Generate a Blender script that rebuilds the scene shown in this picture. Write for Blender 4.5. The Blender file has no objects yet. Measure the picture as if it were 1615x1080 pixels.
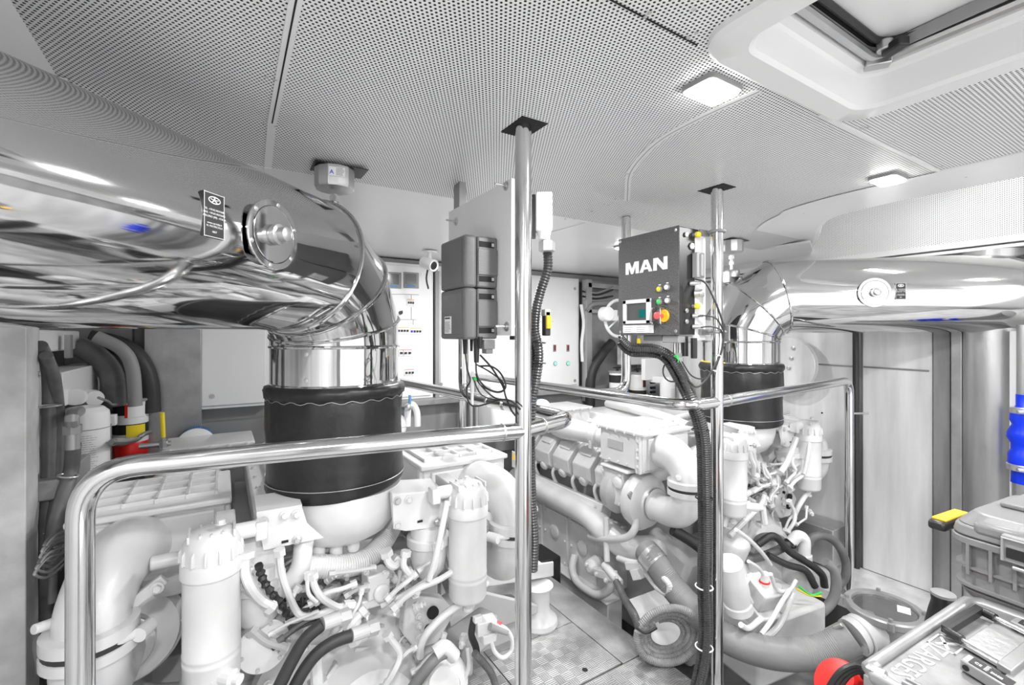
import bpy, bmesh, math, random
from mathutils import Vector, Matrix
random.seed(7)
SC = bpy.context.scene
COL = SC.collection
V = Vector
PI = math.pi
# ---------------------------------------------------------------- camera, light, exposure
# world frame: X across the boat (to starboard), Y along the keel, Z up; metres. Eye at 1.5 m above the floor plates.
YAW = math.radians(31.9)
FPX = 735.0
EYE = 1.5
cd = bpy.data.cameras.new('camera'); cam = bpy.data.objects.new('camera', cd); COL.objects.link(cam)
cd.sensor_width = 36.0; cd.lens = 36.0 * FPX / 1615.0; cd.shift_y = -12.0 / 1615.0
cd.clip_start = 0.02; cd.clip_end = 60
cam.location = (0, 0, EYE); cam.rotation_euler = (PI / 2, 0, -YAW)
SC.camera = cam
SC.view_settings.view_transform = 'Standard'; SC.view_settings.look = 'None'
SC.view_settings.gamma = 1.0; SC.view_settings.use_curve_mapping = False
SC.view_settings.exposure = 0.85
SC.cycles.diffuse_bounces = 8; SC.cycles.max_bounces = 14
w = bpy.data.worlds.new('world'); SC.world = w; w.use_nodes = True
w.node_tree.nodes['Background'].inputs[0].default_value = (1, 1, 1, 1)
w.node_tree.nodes['Background'].inputs[1].default_value = 1.3
CEIL = 2.09
# ceiling lamps: (x, y, watts)
LAMPS = [(0.99, 0.69, 8), (2.115, 0.737, 8), (-0.02, -0.25, 14), (0.75, -0.75, 9), (2.1, -0.7, 9),
         (1.24, 2.27, 9), (2.16, 2.12, 8)]  # last two are unseen lamps, added to brighten the forward end
for (x, y, p) in LAMPS:
    ld = bpy.data.lights.new('lamp_light', 'AREA'); ld.shape = 'DISK'; ld.size = 0.11; ld.energy = p
    lo = bpy.data.objects.new('lamp_light', ld); COL.objects.link(lo)
    lo.location = (x, y, (CEIL if y < 1.5 else 2.06) - 0.022)

# ---------------------------------------------------------------- pixel -> place (given one real coordinate)
WX, WY = math.cos(YAW), math.sin(YAW)      # camera-right in world ; forward = (WY, WX)
def ray(px): 
    r = (px - 807.0) / FPX
    return (WX * r + WY, -WY * r + WX)      # dX/dz, dY/dz per unit depth
def PL(px, py, L):
    a, b = ray(px); z = L / b; return V((a * z, L, EYE - (py - 528.0) / FPX * z))
def PW(px, py, W):
    a, b = ray(px); z = W / a; return V((W, b * z, EYE - (py - 528.0) / FPX * z))
def PH(px, py, h):
    a, b = ray(px); z = (EYE - h) * FPX / (py - 528.0); return V((a * z, b * z, h))
def PZ(px, py, z):
    a, b = ray(px); return V((a * z, b * z, EYE - (py - 528.0) / FPX * z))

# ---------------------------------------------------------------- materials
def mat(name, col, rough=0.4, metal=0.0, bump=0.0, bscale=40.0, var=0.06, vscale=6.0, stretch=(1, 1, 1), coat=0.0, emit=None, es=0.0, rvar=0.1, trans=0.0, alpha=1.0):
    m = bpy.data.materials.new(name); m.use_nodes = True
    nt = m.node_tree; N = nt.nodes; Lk = nt.links; b = N['Principled BSDF']
    if isinstance(col, (int, float)): col = (col, col, col)
    tc = N.new('ShaderNodeTexCoord'); mp = N.new('ShaderNodeMapping'); mp.inputs['Scale'].default_value = stretch
    Lk.new(tc.outputs['Object'], mp.inputs['Vector'])
    nz = N.new('ShaderNodeTexNoise'); nz.inputs['Scale'].default_value = vscale; nz.inputs['Detail'].default_value = 5
    Lk.new(mp.outputs[0], nz.inputs['Vector'])
    rp = N.new('ShaderNodeValToRGB'); rp.color_ramp.elements[0].position = 0.3; rp.color_ramp.elements[1].position = 0.7
    lo = [max(0, c * (1 - var)) for c in col]; hi = [min(1, c * (1 + var)) for c in col]
    rp.color_ramp.elements[0].color = (*lo, 1); rp.color_ramp.elements[1].color = (*hi, 1)
    Lk.new(nz.outputs['Fac'], rp.inputs['Fac']); Lk.new(rp.outputs['Color'], b.inputs['Base Color'])
    mr = N.new('ShaderNodeMapRange'); mr.inputs['To Min'].default_value = max(0.02, rough * (1 - rvar)); mr.inputs['To Max'].default_value = min(1, rough * (1 + rvar))
    Lk.new(nz.outputs['Fac'], mr.inputs['Value']); Lk.new(mr.outputs[0], b.inputs['Roughness'])
    b.inputs['Metallic'].default_value = metal
    b.inputs['Coat Weight'].default_value = coat
    b.inputs['Transmission Weight'].default_value = trans
    b.inputs['Alpha'].default_value = alpha
    if bump:
        n2 = N.new('ShaderNodeTexNoise'); n2.inputs['Scale'].default_value = bscale; n2.inputs['Detail'].default_value = 3
        Lk.new(mp.outputs[0], n2.inputs['Vector'])
        bp = N.new('ShaderNodeBump'); bp.inputs['Strength'].default_value = bump; bp.inputs['Distance'].default_value = 0.01
        Lk.new(n2.outputs['Fac'], bp.inputs['Height']); Lk.new(bp.outputs[0], b.inputs['Normal'])
    if emit is not None:
        b.inputs['Emission Color'].default_value = (*emit, 1); b.inputs['Emission Strength'].default_value = es
    return m
M = {}
M['paint'] = mat('white_engine_paint', 0.69, 0.3, bump=0.06, bscale=25, var=0.09, coat=0.2)
M['paintg'] = mat('grey_white_paint', 0.48, 0.4, bump=0.05, bscale=25, var=0.08)
M['paintd'] = mat('grey_hose_paint', 0.22, 0.45, bump=0.1, bscale=60, var=0.12)
M['mirror'] = mat('mirror_steel', 0.66, 0.07, 1.0, bump=0.035, bscale=3.2, var=0.05, vscale=3, rvar=0.4)
M['duct'] = mat('polished_duct_steel', 0.6, 0.06, 1.0, bump=0.22, bscale=1.7, var=0.06, vscale=2, stretch=(1, 1, 3.2), rvar=0.5)
M['tube'] = mat('polished_tube_steel', 0.68, 0.12, 1.0, var=0.05, vscale=9)
M['steel'] = mat('brushed_steel', 0.55, 0.35, 0.9, bump=0.06, bscale=90, var=0.12, stretch=(1, 1, 0.2), vscale=9)
M['alu'] = mat('dull_aluminium', 0.36, 0.4, 0.6, bump=0.08, bscale=30, var=0.18, vscale=7)
M['bolt'] = mat('bolt_steel', 0.62, 0.3, 0.8, var=0.1, vscale=60)
M['brass'] = mat('brass', (0.62, 0.3, 0.1), 0.3, 0.9)
M['black'] = mat('black_plastic', 0.018, 0.38, var=0.2)
M['alucase'] = mat('worn_case_aluminium', 0.26, 0.42, 0.35, bump=0.12, bscale=22, var=0.45, vscale=9, rvar=0.3)
M['frame'] = mat('pale_frame_metal', 0.62, 0.4, 0.2, bump=0.1, bscale=30, var=0.2, vscale=9)
M['conduit'] = mat('grey_conduit', 0.27, 0.4, var=0.2, vscale=14)
M['leather'] = mat('black_leather', 0.012, 0.36, bump=0.35, bscale=14, var=0.3)
M['loom'] = mat('glossy_black_loom', 0.045, 0.28, var=0.3, vscale=20)
M['rubber'] = mat('black_rubber', 0.03, 0.5, bump=0.1, bscale=80, var=0.2)
M['rubberg'] = mat('grey_rubber', 0.13, 0.45, bump=0.1, bscale=60, var=0.25, vscale=14)
M['hole'] = mat('dark_gap', 0.012, 0.8)
M['white'] = mat('white_plastic', 0.84, 0.35, var=0.02)
M['cab'] = mat('white_cabinet_enamel', 0.83, 0.3, var=0.02, vscale=2)
M['greybox'] = mat('grey_plastic', 0.15, 0.45, bump=0.1, bscale=200, var=0.08)
M['greylt'] = mat('light_grey_plastic', 0.3, 0.45, var=0.06)
M['greymid'] = mat('mid_grey_paint', 0.27, 0.5, var=0.1, vscale=3)
M['bilge'] = mat('bilge_and_shade_paint', 0.34, 0.5, bump=0.2, bscale=8, var=0.55, vscale=5)
M['ctrl'] = mat('dark_textured_enamel', 0.12, 0.5, bump=0.9, bscale=330, var=0.7, vscale=300)
M['red'] = mat('red_plastic', (0.8, 0.02, 0.015), 0.35)
M['redmix'] = mat('pale_red_button', (0.85, 0.12, 0.12), 0.35)
M['yellow'] = mat('yellow_plastic', (0.9, 0.72, 0.02), 0.35)
M['orange'] = mat('amber_plastic', (0.95, 0.5, 0.02), 0.4)
M['green'] = mat('green_plastic', (0.05, 0.7, 0.12), 0.35)
M['blue'] = mat('blue_silicone', (0.0, 0.035, 0.75), 0.35)
M['bluef'] = mat('blue_filter_pleats', (0.09, 0.27, 0.55), 0.5)
M['wht'] = mat('white_print', 0.9, 0.5, var=0.0)
M['prt'] = mat('black_print', 0.02, 0.5, var=0.0)
M['grn_led'] = mat('green_indicator', (0.2, 0.9, 0.5), 0.3, emit=(0.15, 1.0, 0.5), es=0.6)
M['lens'] = mat('lamp_lens', 0.95, 0.4, emit=(1.0, 0.99, 0.96), es=14.0)
M['glass'] = mat('sight_glass', 0.5, 0.05, 0.0, trans=0.85, coat=0.3)
M['lcd'] = mat('teal_display', (0.01, 0.16, 0.15), 0.15)
M['lcdg'] = mat('grey_display', 0.13, 0.15, coat=0.5)

def node(N, t, **k):
    n = N.new(t)
    for a, b in k.items(): setattr(n, a, b)
    return n
def perf_mat(name, pitch=0.0098, rad=0.265, col=0.9, swap=False):
    m = bpy.data.materials.new(name); m.use_nodes = True
    N = m.node_tree.nodes; L = m.node_tree.links; b = N['Principled BSDF']
    tc = N.new('ShaderNodeTexCoord'); mp = N.new('ShaderNodeMapping')
    if swap: mp.inputs['Rotation'].default_value = (0, PI / 2, 0)
    mp2 = N.new('ShaderNodeMapping'); mp2.inputs['Scale'].default_value = (1 / pitch, 1 / (pitch * 1.7320508), 0)
    L.new(tc.outputs['Object'], mp.inputs[0]); L.new(mp.outputs[0], mp2.inputs[0])
    ds = []
    for off in (0.0, 0.5):
        ad = node(N, 'ShaderNodeVectorMath', operation='ADD'); ad.inputs[1].default_value = (off, off, 0); L.new(mp2.outputs[0], ad.inputs[0])
        fr = node(N, 'ShaderNodeVectorMath', operation='FRACTION'); L.new(ad.outputs[0], fr.inputs[0])
        sb = node(N, 'ShaderNodeVectorMath', operation='SUBTRACT'); sb.inputs[1].default_value = (0.5, 0.5, 0); L.new(fr.outputs[0], sb.inputs[0])
        ml = node(N, 'ShaderNodeVectorMath', operation='MULTIPLY'); ml.inputs[1].default_value = (1, 1.7320508, 0); L.new(sb.outputs[0], ml.inputs[0])
        ln = node(N, 'ShaderNodeVectorMath', operation='LENGTH'); L.new(ml.outputs[0], ln.inputs[0]); ds.append(ln)
    mn = node(N, 'ShaderNodeMath', operation='MINIMUM'); L.new(ds[0].outputs['Value'], mn.inputs[0]); L.new(ds[1].outputs['Value'], mn.inputs[1])
    mr = N.new('ShaderNodeMapRange'); mr.inputs['From Min'].default_value = rad - 0.04; mr.inputs['From Max'].default_value = rad + 0.04
    L.new(mn.outputs[0], mr.inputs['Value'])
    rp = N.new('ShaderNodeValToRGB'); rp.color_ramp.elements[0].color = (0.02, 0.02, 0.02, 1); rp.color_ramp.elements[1].color = (col, col, col, 1)
    L.new(mr.outputs[0], rp.inputs['Fac']); L.new(rp.outputs[0], b.inputs['Base Color'])
    rr = N.new('ShaderNodeMapRange'); rr.inputs['To Min'].default_value = 0.9; rr.inputs['To Max'].default_value = 0.3
    L.new(mr.outputs[0], rr.inputs['Value']); L.new(rr.outputs[0], b.inputs['Roughness'])
    nz = N.new('ShaderNodeTexNoise'); nz.inputs['Scale'].default_value = 2.2; L.new(tc.outputs['Object'], nz.inputs['Vector'])
    ma = node(N, 'ShaderNodeMath', operation='MULTIPLY_ADD'); ma.inputs[1].default_value = 0.12; L.new(mr.outputs[0], ma.inputs[0]); L.new(nz.outputs['Fac'], ma.inputs[2])
    bp = N.new('ShaderNodeBump'); bp.inputs['Strength'].default_value = 0.5; bp.inputs['Distance'].default_value = 0.02
    L.new(ma.outputs[0], bp.inputs['Height']); L.new(bp.outputs[0], b.inputs['Normal'])
    return m
M['perf'] = perf_mat('perforated_white_panel')
M['perfv'] = perf_mat('perforated_white_wall_panel', swap=True, rad=0.22)
def tread_mat():
    m = bpy.data.materials.new('five_bar_tread_plate'); m.use_nodes = True
    N = m.node_tree.nodes; L = m.node_tree.links; b = N['Principled BSDF']
    tc = N.new('ShaderNodeTexCoord')
    # checker of bar groups turned by 90 degrees
    ck = N.new('ShaderNodeTexChecker'); ck.inputs['Scale'].default_value = 22; L.new(tc.outputs['Object'], ck.inputs['Vector'])
    w1 = node(N, 'ShaderNodeTexWave', bands_direction='X'); w1.inputs['Scale'].default_value = 32
    w2 = node(N, 'ShaderNodeTexWave', bands_direction='Y'); w2.inputs['Scale'].default_value = 32
    for x in (w1, w2): L.new(tc.outputs['Object'], x.inputs['Vector'])
    mx = node(N, 'ShaderNodeMix', data_type='FLOAT'); L.new(ck.outputs['Fac'], mx.inputs[0]); L.new(w1.outputs['Fac'], mx.inputs[2]); L.new(w2.outputs['Fac'], mx.inputs[3])
    bp = N.new('ShaderNodeBump'); bp.inputs['Strength'].default_value = 0.35; bp.inputs['Distance'].default_value = 0.004
    L.new(mx.outputs[0], bp.inputs['Height']); L.new(bp.outputs[0], b.inputs['Normal'])
    nz = N.new('ShaderNodeTexNoise'); nz.inputs['Scale'].default_value = 5; nz.inputs['Detail'].default_value = 8; L.new(tc.outputs['Object'], nz.inputs['Vector'])
    rp = N.new('ShaderNodeValToRGB'); rp.color_ramp.elements[0].position = 0.35; rp.color_ramp.elements[1].position = 0.65
    rp.color_ramp.elements[0].color = (0.28, 0.28, 0.28, 1); rp.color_ramp.elements[1].color = (0.52, 0.52, 0.52, 1)
    L.new(nz.outputs['Fac'], rp.inputs['Fac']); L.new(rp.outputs[0], b.inputs['Base Color'])
    b.inputs['Metallic'].default_value = 0.5; b.inputs['Roughness'].default_value = 0.42
    return m
M['tread'] = tread_mat()
def sheet_mat(name, lo, hi, sx, sz, metal=0.55):
    m = mat(name, (lo + hi) / 2, 0.36, metal, bump=0.1, bscale=6, var=(hi - lo) / (hi + lo), vscale=3.2, stretch=(sx, sx, sz), rvar=0.3)
    return m
M['sheet'] = sheet_mat('stained_steel_sheet', 0.6, 0.88, 3.0, 0.35, 0.15)
M['sheetd'] = sheet_mat('grey_steel_sheet', 0.2, 0.42, 3.0, 0.3, 0.4)
M['greycase'] = mat('tool_case_grey_plastic', 0.2, 0.4, bump=0.05, bscale=200, var=0.1)

# ---------------------------------------------------------------- mesh building
ORG = {}
def ortho(n):
    n = V(n).normalized(); a = V((0, 0, 1)) if abs(n.z) < 0.9 else V((1, 0, 0))
    x = a.cross(n).normalized(); return x, n.cross(x), n
def spline(pts, sub):
    P = [V(p) for p in pts]; n = len(P)
    if n < 3 or sub <= 1: return P
    out = []
    for i in range(n - 1):
        p0 = P[i - 1] if i else P[0] * 2 - P[1]; p1 = P[i]; p2 = P[i + 1]; p3 = P[i + 2] if i + 2 < n else P[-1] * 2 - P[-2]
        for k in range(sub):
            t = k / sub
            out.append(0.5 * ((2 * p1) + (-p0 + p2) * t + (2 * p0 - 5 * p1 + 4 * p2 - p3) * t * t + (-p0 + 3 * p1 - 3 * p2 + p3) * t ** 3))
    out.append(P[-1]); return out
def fillet(pts, r, n=6):
    P = [V(p) for p in pts]; out = [P[0]]
    for i in range(1, len(P) - 1):
        a = (P[i - 1] - P[i]); b = (P[i + 1] - P[i]); rr = min(r, a.length * 0.49, b.length * 0.49)
        s = P[i] + a.normalized() * rr; e = P[i] + b.normalized() * rr
        for k in range(n + 1):
            t = k / n; out.append(s * (1 - t) ** 2 + P[i] * 2 * t * (1 - t) + e * t * t)
    out.append(P[-1]); return out
class B:
    def __init__(s): s.v = []; s.f = []; s.xf = None
    def add(s, vs, fs):
        o = len(s.v)
        if s.xf is not None: vs = [s.xf @ V(p) for p in vs]
        s.v += [V(p) for p in vs]; s.f += [tuple(i + o for i in f) for f in fs]; return s
    def box(s, c, d, rot=None, top=None):
        x, y, z = d[0] / 2, d[1] / 2, d[2] / 2; tx, ty = (top or (1, 1))
        vs = [V((-x, -y, -z)), V((x, -y, -z)), V((x, y, -z)), V((-x, y, -z)), V((-x * tx, -y * ty, z)), V((x * tx, -y * ty, z)), V((x * tx, y * ty, z)), V((-x * tx, y * ty, z))]
        if rot is not None: vs = [rot @ q for q in vs]
        vs = [q + V(c) for q in vs]
        return s.add(vs, [(0, 3, 2, 1), (4, 5, 6, 7), (0, 1, 5, 4), (1, 2, 6, 5), (2, 3, 7, 6), (3, 0, 4, 7)])
    def bb(s, x0, x1, y0, y1, z0, z1, rot=None):
        return s.box(((x0 + x1) / 2, (y0 + y1) / 2, (z0 + z1) / 2), (abs(x1 - x0), abs(y1 - y0), abs(z1 - z0)), rot)
    def obox(s, o, ax, ay, az):
        o, ax, ay, az = V(o), V(ax), V(ay), V(az)
        vs = [o, o + ax, o + ax + ay, o + ay, o + az, o + ax + az, o + ax + ay + az, o + ay + az]
        fs = [(0, 3, 2, 1), (4, 5, 6, 7), (0, 1, 5, 4), (1, 2, 6, 5), (2, 3, 7, 6), (3, 0, 4, 7)]
        if ax.cross(ay).dot(az) < 0: fs = [f[::-1] for f in fs]
        return s.add(vs, fs)
    def prism(s, poly, ext):
        P = [V(p) for p in poly]; e = V(ext); n = len(P)
        nrm = V((0, 0, 0))
        for i in range(n): nrm += P[i].cross(P[(i + 1) % n])
        fl = nrm.dot(e) > 0
        vs = P + [p + e for p in P]
        a = tuple(range(n)); b2 = tuple(range(n, 2 * n))
        fs = [a[::-1] if fl else a, b2 if fl else b2[::-1]]
        for i in range(n):
            j = (i + 1) % n; q = (i, j, n + j, n + i); fs.append(q if fl else q[::-1])
        return s.add(vs, fs)
    def lathe(s, o, axis, prof, seg=24, sx=1.0, sy=1.0, a0=0.0, a1=2 * PI):
        x, y, n = ortho(axis); o = V(o); full = abs(a1 - a0 - 2 * PI) < 1e-6; m = seg if full else seg + 1
        vs = []; fs = []
        for (r, t) in prof:
            for k in range(m):
                a = a0 + (a1 - a0) * k / seg; vs.append(o + n * t + (x * math.cos(a) * sx + y * math.sin(a) * sy) * r)
        for i in range(len(prof) - 1):
            for k in range(seg):
                k2 = (k + 1) % m; fs.append((i * m + k, i * m + k2, (i + 1) * m + k2, (i + 1) * m + k))
        if full:
            if prof[0][0] > 1e-6: fs.append(tuple(range(m))[::-1])
            if prof[-1][0] > 1e-6: fs.append(tuple(range((len(prof) - 1) * m, len(prof) * m)))
        return s.add(vs, fs)
    def cyl(s, p0, p1, r, r2=None, seg=16):
        p0, p1 = V(p0), V(p1); d = (p1 - p0); return s.lathe(p0, d, [(r, 0), (r if r2 is None else r2, d.length)], seg)
    def rod(s, p0, p1, r, seg=16, rnd=0.25):
        p0, p1 = V(p0), V(p1); d = (p1 - p0).length; e = r * rnd
        return s.lathe(p0, p1 - p0, [(r - e, 0), (r, e), (r, d - e), (r - e, d)], seg)
    def tube(s, pts, r, seg=10, sub=6, closed=False, caps=True, rf=None, mitre=False):
        P = spline(pts, sub) if not closed else [V(p) for p in pts]
        n = len(P); T = []
        for i in range(n):
            if closed: t = (P[(i + 1) % n] - P[i - 1])
            elif i == 0: t = P[1] - P[0]
            elif i == n - 1: t = P[-1] - P[-2]
            else: t = (P[i + 1] - P[i]).normalized() + (P[i] - P[i - 1]).normalized()
            T.append(t.normalized() if t.length > 1e-9 else V((0, 0, 1)))
        x, y, _ = ortho(T[0]); vs = []; rings = []
        L = 0.0
        for i in range(n):
            if i:
                L += (P[i] - P[i - 1]).length
                q = T[i - 1].rotation_difference(T[i]); x = q @ x; y = q @ y
            rr = rf(i / (n - 1), L) if rf else r
            bd = None; sc = 1
            if mitre and 0 < i < n - 1:
                a = (P[i] - P[i - 1]).normalized(); c = (P[i + 1] - P[i]).normalized(); bd = (c - a)
                if bd.length > 1e-5:
                    bd.normalize(); sc = 1 / max(0.2, math.cos(a.angle(c) / 2))
                else: bd = None
            ring = []
            for k in range(seg):
                an = 2 * PI * k / seg; o = (x * math.cos(an) + y * math.sin(an)) * rr
                if bd is not None: o = o + bd * o.dot(bd) * (sc - 1)
                vs.append(P[i] + o); ring.append(P[i] + o)
            rings.append(ring)
        fs = []
        for i in range(n if closed else n - 1):
            i2 = (i + 1) % n
            for k in range(seg):
                k2 = (k + 1) % seg; fs.append((i * seg + k, i * seg + k2, i2 * seg + k2, i2 * seg + k))
        if caps and not closed:
            fs.append(tuple(range(seg))[::-1]); fs.append(tuple(range((n - 1) * seg, n * seg)))
        s.rings = rings
        return s.add(vs, fs)
    def corr(s, pts, r, pitch=0.012, depth=0.14, seg=10):
        P = spline(pts, 12); L = [0]
        for i in range(1, len(P)): L.append(L[-1] + (P[i] - P[i - 1]).length)
        tot = L[-1]; n = max(4, int(tot / pitch * 2)); Q = []; j = 0
        for k in range(n + 1):
            d = tot * k / n
            while j < len(L) - 2 and L[j + 1] < d: j += 1
            t = (d - L[j]) / max(1e-9, L[j + 1] - L[j]); Q.append(P[j].lerp(P[j + 1], min(1, t)))
        s._k = 0
        def rf(t, l):
            s._k += 1; return r * (1 if s._k % 2 else 1 - depth)
        return s.tube(Q, r, seg, 1, rf=rf)
    def torus(s, c, axis, R, r, seg=24, seg2=8, a0=0, a1=2 * PI):
        x, y, n = ortho(axis); c = V(c)
        full = abs(a1 - a0 - 2 * PI) < 1e-6; m = seg if full else seg + 1
        return s.tube([c + (x * math.cos(a0 + (a1 - a0) * k / seg) + y * math.sin(a0 + (a1 - a0) * k / seg)) * R for k in range(m)], r, seg2, 1, closed=full)
    def sphere(s, c, r, seg=16, sc=(1, 1, 1)):
        vs = []; fs = []; h = seg // 2
        for i in range(h + 1):
            th = PI * i / h
            for k in range(seg):
                ph = 2 * PI * k / seg; vs.append(V(c) + V((math.sin(th) * math.cos(ph) * r * sc[0], math.sin(th) * math.sin(ph) * r * sc[1], -math.cos(th) * r * sc[2])))
        for i in range(h):
            for k in range(seg):
                k2 = (k + 1) % seg; fs.append((i * seg + k, i * seg + k2, (i + 1) * seg + k2, (i + 1) * seg + k))
        return s.add(vs, fs)
    def build(s, name, m, parent=None, bevel=0.0, bseg=2, smooth=True, ang=35, org=None, label=None):
        o0 = ORG[parent.name] if parent is not None else V(org or (0, 0, 0))
        me = bpy.data.meshes.new(name); me.from_pydata([p - o0 for p in s.v], [], s.f)
        bm = bmesh.new(); bm.from_mesh(me); bmesh.ops.remove_doubles(bm, verts=bm.verts, dist=1e-6)
        bm.to_mesh(me); bm.free()
        me.materials.append(M[m] if isinstance(m, str) else m)
        if smooth:
            me.shade_smooth(); me.set_sharp_from_angle(angle=math.radians(ang))
        o = bpy.data.objects.new(name, me); COL.objects.link(o)
        if parent is not None: o.parent = parent; ORG[o.name] = o0
        else: o.location = o0; ORG[o.name] = o0
        if bevel:
            b = o.modifiers.new('bevel', 'BEVEL'); b.width = bevel; b.segments = bseg; b.limit_method = 'ANGLE'; b.angle_limit = math.radians(40); b.harden_normals = False
        if label: o['label'] = label
        return o
def tag(o, label, cat, group=None, kind=None):
    o['label'] = label; o['category'] = cat
    if group: o['group'] = group
    if kind: o['kind'] = kind
    return o
def thing(name, loc, label, cat, group=None):
    o = bpy.data.objects.new(name, None); COL.objects.link(o); o.location = loc; o.empty_display_size = 0.05
    ORG[o.name] = V(loc); return tag(o, label, cat, group)
def struct(o): o['kind'] = 'structure'; return o
def copy_tree(o, parent=None):
    c = o.copy(); COL.objects.link(c)
    if parent is not None: c.parent = parent
    for ch in [x for x in KIDS.get(o.name, [])]: copy_tree(ch, c)
    return c
_bolt = {}
def bolt(root, p, n, r=0.009, m='bolt', name='bolt', h=0.8):
    key = (r, m, h)
    if key not in _bolt:
        b = B(); b.lathe((0, 0, 0), (0, 0, 1), [(r * 1.45, 0), (r * 1.45, r * 0.2), (r * 1.2, r * 0.25)], 14)
        b.lathe((0, 0, r * 0.2), (0, 0, 1), [(r, 0), (r, r * h), (r * 0.8, r * (h + 0.15))], 6)
        o = b.build(name, m); me = o.data; me.name = name; bpy.data.objects.remove(o); _bolt[key] = me
    o = bpy.data.objects.new(name, _bolt[key]); COL.objects.link(o)
    x, y, z = ortho(n); mt = Matrix((x, y, z)).transposed().to_4x4(); mt.translation = V(p) - (ORG[root.name] if root else V((0, 0, 0)))
    o.matrix_local = mt
    if root: o.parent = root; o.matrix_basis = mt
    return o
def text(s, size, o, xd, yd, m, parent, name='lettering', ext=0.0006, align='LEFT', sx=1.0, bold=0.0):
    c = bpy.data.curves.new('t', 'FONT'); c.body = s; c.size = size; c.extrude = ext; c.align_x = align; c.resolution_u = 3; c.offset = bold
    ob = bpy.data.objects.new('t', c); COL.objects.link(ob); dg = bpy.context.evaluated_depsgraph_get()
    me = bpy.data.meshes.new_from_object(ob.evaluated_get(dg)); bpy.data.objects.remove(ob)
    xd = V(xd).normalized(); yd = V(yd).normalized(); zd = xd.cross(yd); mt = Matrix((xd * sx, yd, zd)).transposed().to_4x4()
    mt.translation = V(o) - (ORG[parent.name] if parent else V((0, 0, 0))); me.transform(mt)
    me.materials.clear(); me.materials.append(M[m]); me.name = name
    t = bpy.data.objects.new(name, me); COL.objects.link(t)
    if parent: t.parent = parent; ORG[t.name] = ORG[parent.name]
    return t
def lines(o, xd, yd, wdt, hgt, n, th, m, parent, name='print', seed=1):
    """rows of small print too fine to read, as short dashes"""
    rd = random.Random(seed); b = B(); xd = V(xd).normalized(); yd = V(yd).normalized(); z = xd.cross(yd)
    for i in range(n):
        y = hgt * (1 - (i + 0.5) / n); x = 0.0; end = wdt * rd.uniform(0.7, 1.0)
        while x < end:
            l = min(wdt * rd.uniform(0.06, 0.2), end - x)
            if l > wdt * 0.02: b.obox(V(o) + xd * x + yd * y, xd * l, yd * th, z * 0.0004)
            x += l + wdt * 0.03
    return b.build(name, m, parent, smooth=False)
KIDS = {}
# ================================================================ THE ROOM
def ceil_poly(outer, holes, z, name, m, thick=0.012):
    bm = bmesh.new()
    def loop(ps):
        vs = [bm.verts.new((p[0], p[1], z(p[1]) if callable(z) else z)) for p in ps]
        return [bm.edges.new((vs[i], vs[(i + 1) % len(vs)])) for i in range(len(vs))]
    es = loop(outer)
    for h in holes: es += loop(h)
    bmesh.ops.triangle_fill(bm, edges=es, use_beauty=True, use_dissolve=False)
    for f in bm.faces:
        if f.normal.z > 0: f.normal_flip()
    r = bmesh.ops.extrude_face_region(bm, geom=bm.faces[:])
    for g in r['geom']:
        if isinstance(g, bmesh.types.BMVert): g.co.z += thick
    bmesh.ops.recalc_face_normals(bm, faces=bm.faces)
    me = bpy.data.meshes.new(name); bm.to_mesh(me); bm.free(); me.materials.append(M[m])
    o = bpy.data.objects.new(name, me); COL.objects.link(o); ORG[o.name] = V((0, 0, 0)); return struct(o)
def rrect(x0, x1, y0, y1, r, n=6):
    out = []
    for cx, cy, a in ((x1 - r, y1 - r, 0), (x0 + r, y1 - r, 1), (x0 + r, y0 + r, 2), (x1 - r, y0 + r, 3)):
        for k in range(n + 1):
            t = (a + k / n) * PI / 2; out.append((cx + r * math.cos(t), cy + r * math.sin(t)))
    return out
HX0, HX1, HY0, HY1 = 0.80, 1.46, -0.62, 0.61
hatch_hole = rrect(HX0 + 0.04, HX1 - 0.04, HY0 + 0.04, HY1 - 0.04, 0.07)
post_slot = lambda cx, cy: [(cx - 0.03, cy - 0.045), (cx + 0.05, cy - 0.045), (cx + 0.05, cy + 0.06), (cx - 0.03, cy + 0.06)]
NP = V((0.722, 1.10, 0)); FP = V((1.69, 1.155, 0))
edge = [(2.52, -1.7), (2.52, 0.75), (2.53, 0.95), (2.58, 1.1), (2.68, 1.22), (2.85, 1.33), (3.1, 1.42)]
ceiling = ceil_poly([(-0.29, -1.7)] + edge[:-1] + [(2.95, 1.38), (3.02, 1.46), (-0.32, 1.46)], [hatch_hole, post_slot(NP.x, NP.y), post_slot(FP.x, FP.y)], CEIL, 'ceiling', 'perf')
slope = B(); slope.add([(-0.32, 1.46, CEIL), (3.02, 1.46, CEIL), (3.02, 1.75, 2.06), (-0.34, 1.75, 2.06), (-0.32, 1.46, CEIL + 0.012), (3.02, 1.46, CEIL + 0.012), (3.02, 1.75, 2.072), (-0.34, 1.75, 2.072)],
    [(0, 1, 2, 3), (7, 6, 5, 4), (1, 5, 6, 2), (0, 3, 7, 4)]); struct(slope.build('ceiling', 'perf', smooth=False))
ceil_poly([(-0.34, 1.75), (3.02, 1.75), (3.02, 1.44), (3.3, 1.56), (3.6, 1.72), (3.6, 3.36), (-0.7, 3.36), (-0.7, 1.7)], [], 2.06, 'ceiling', 'cab')
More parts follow.
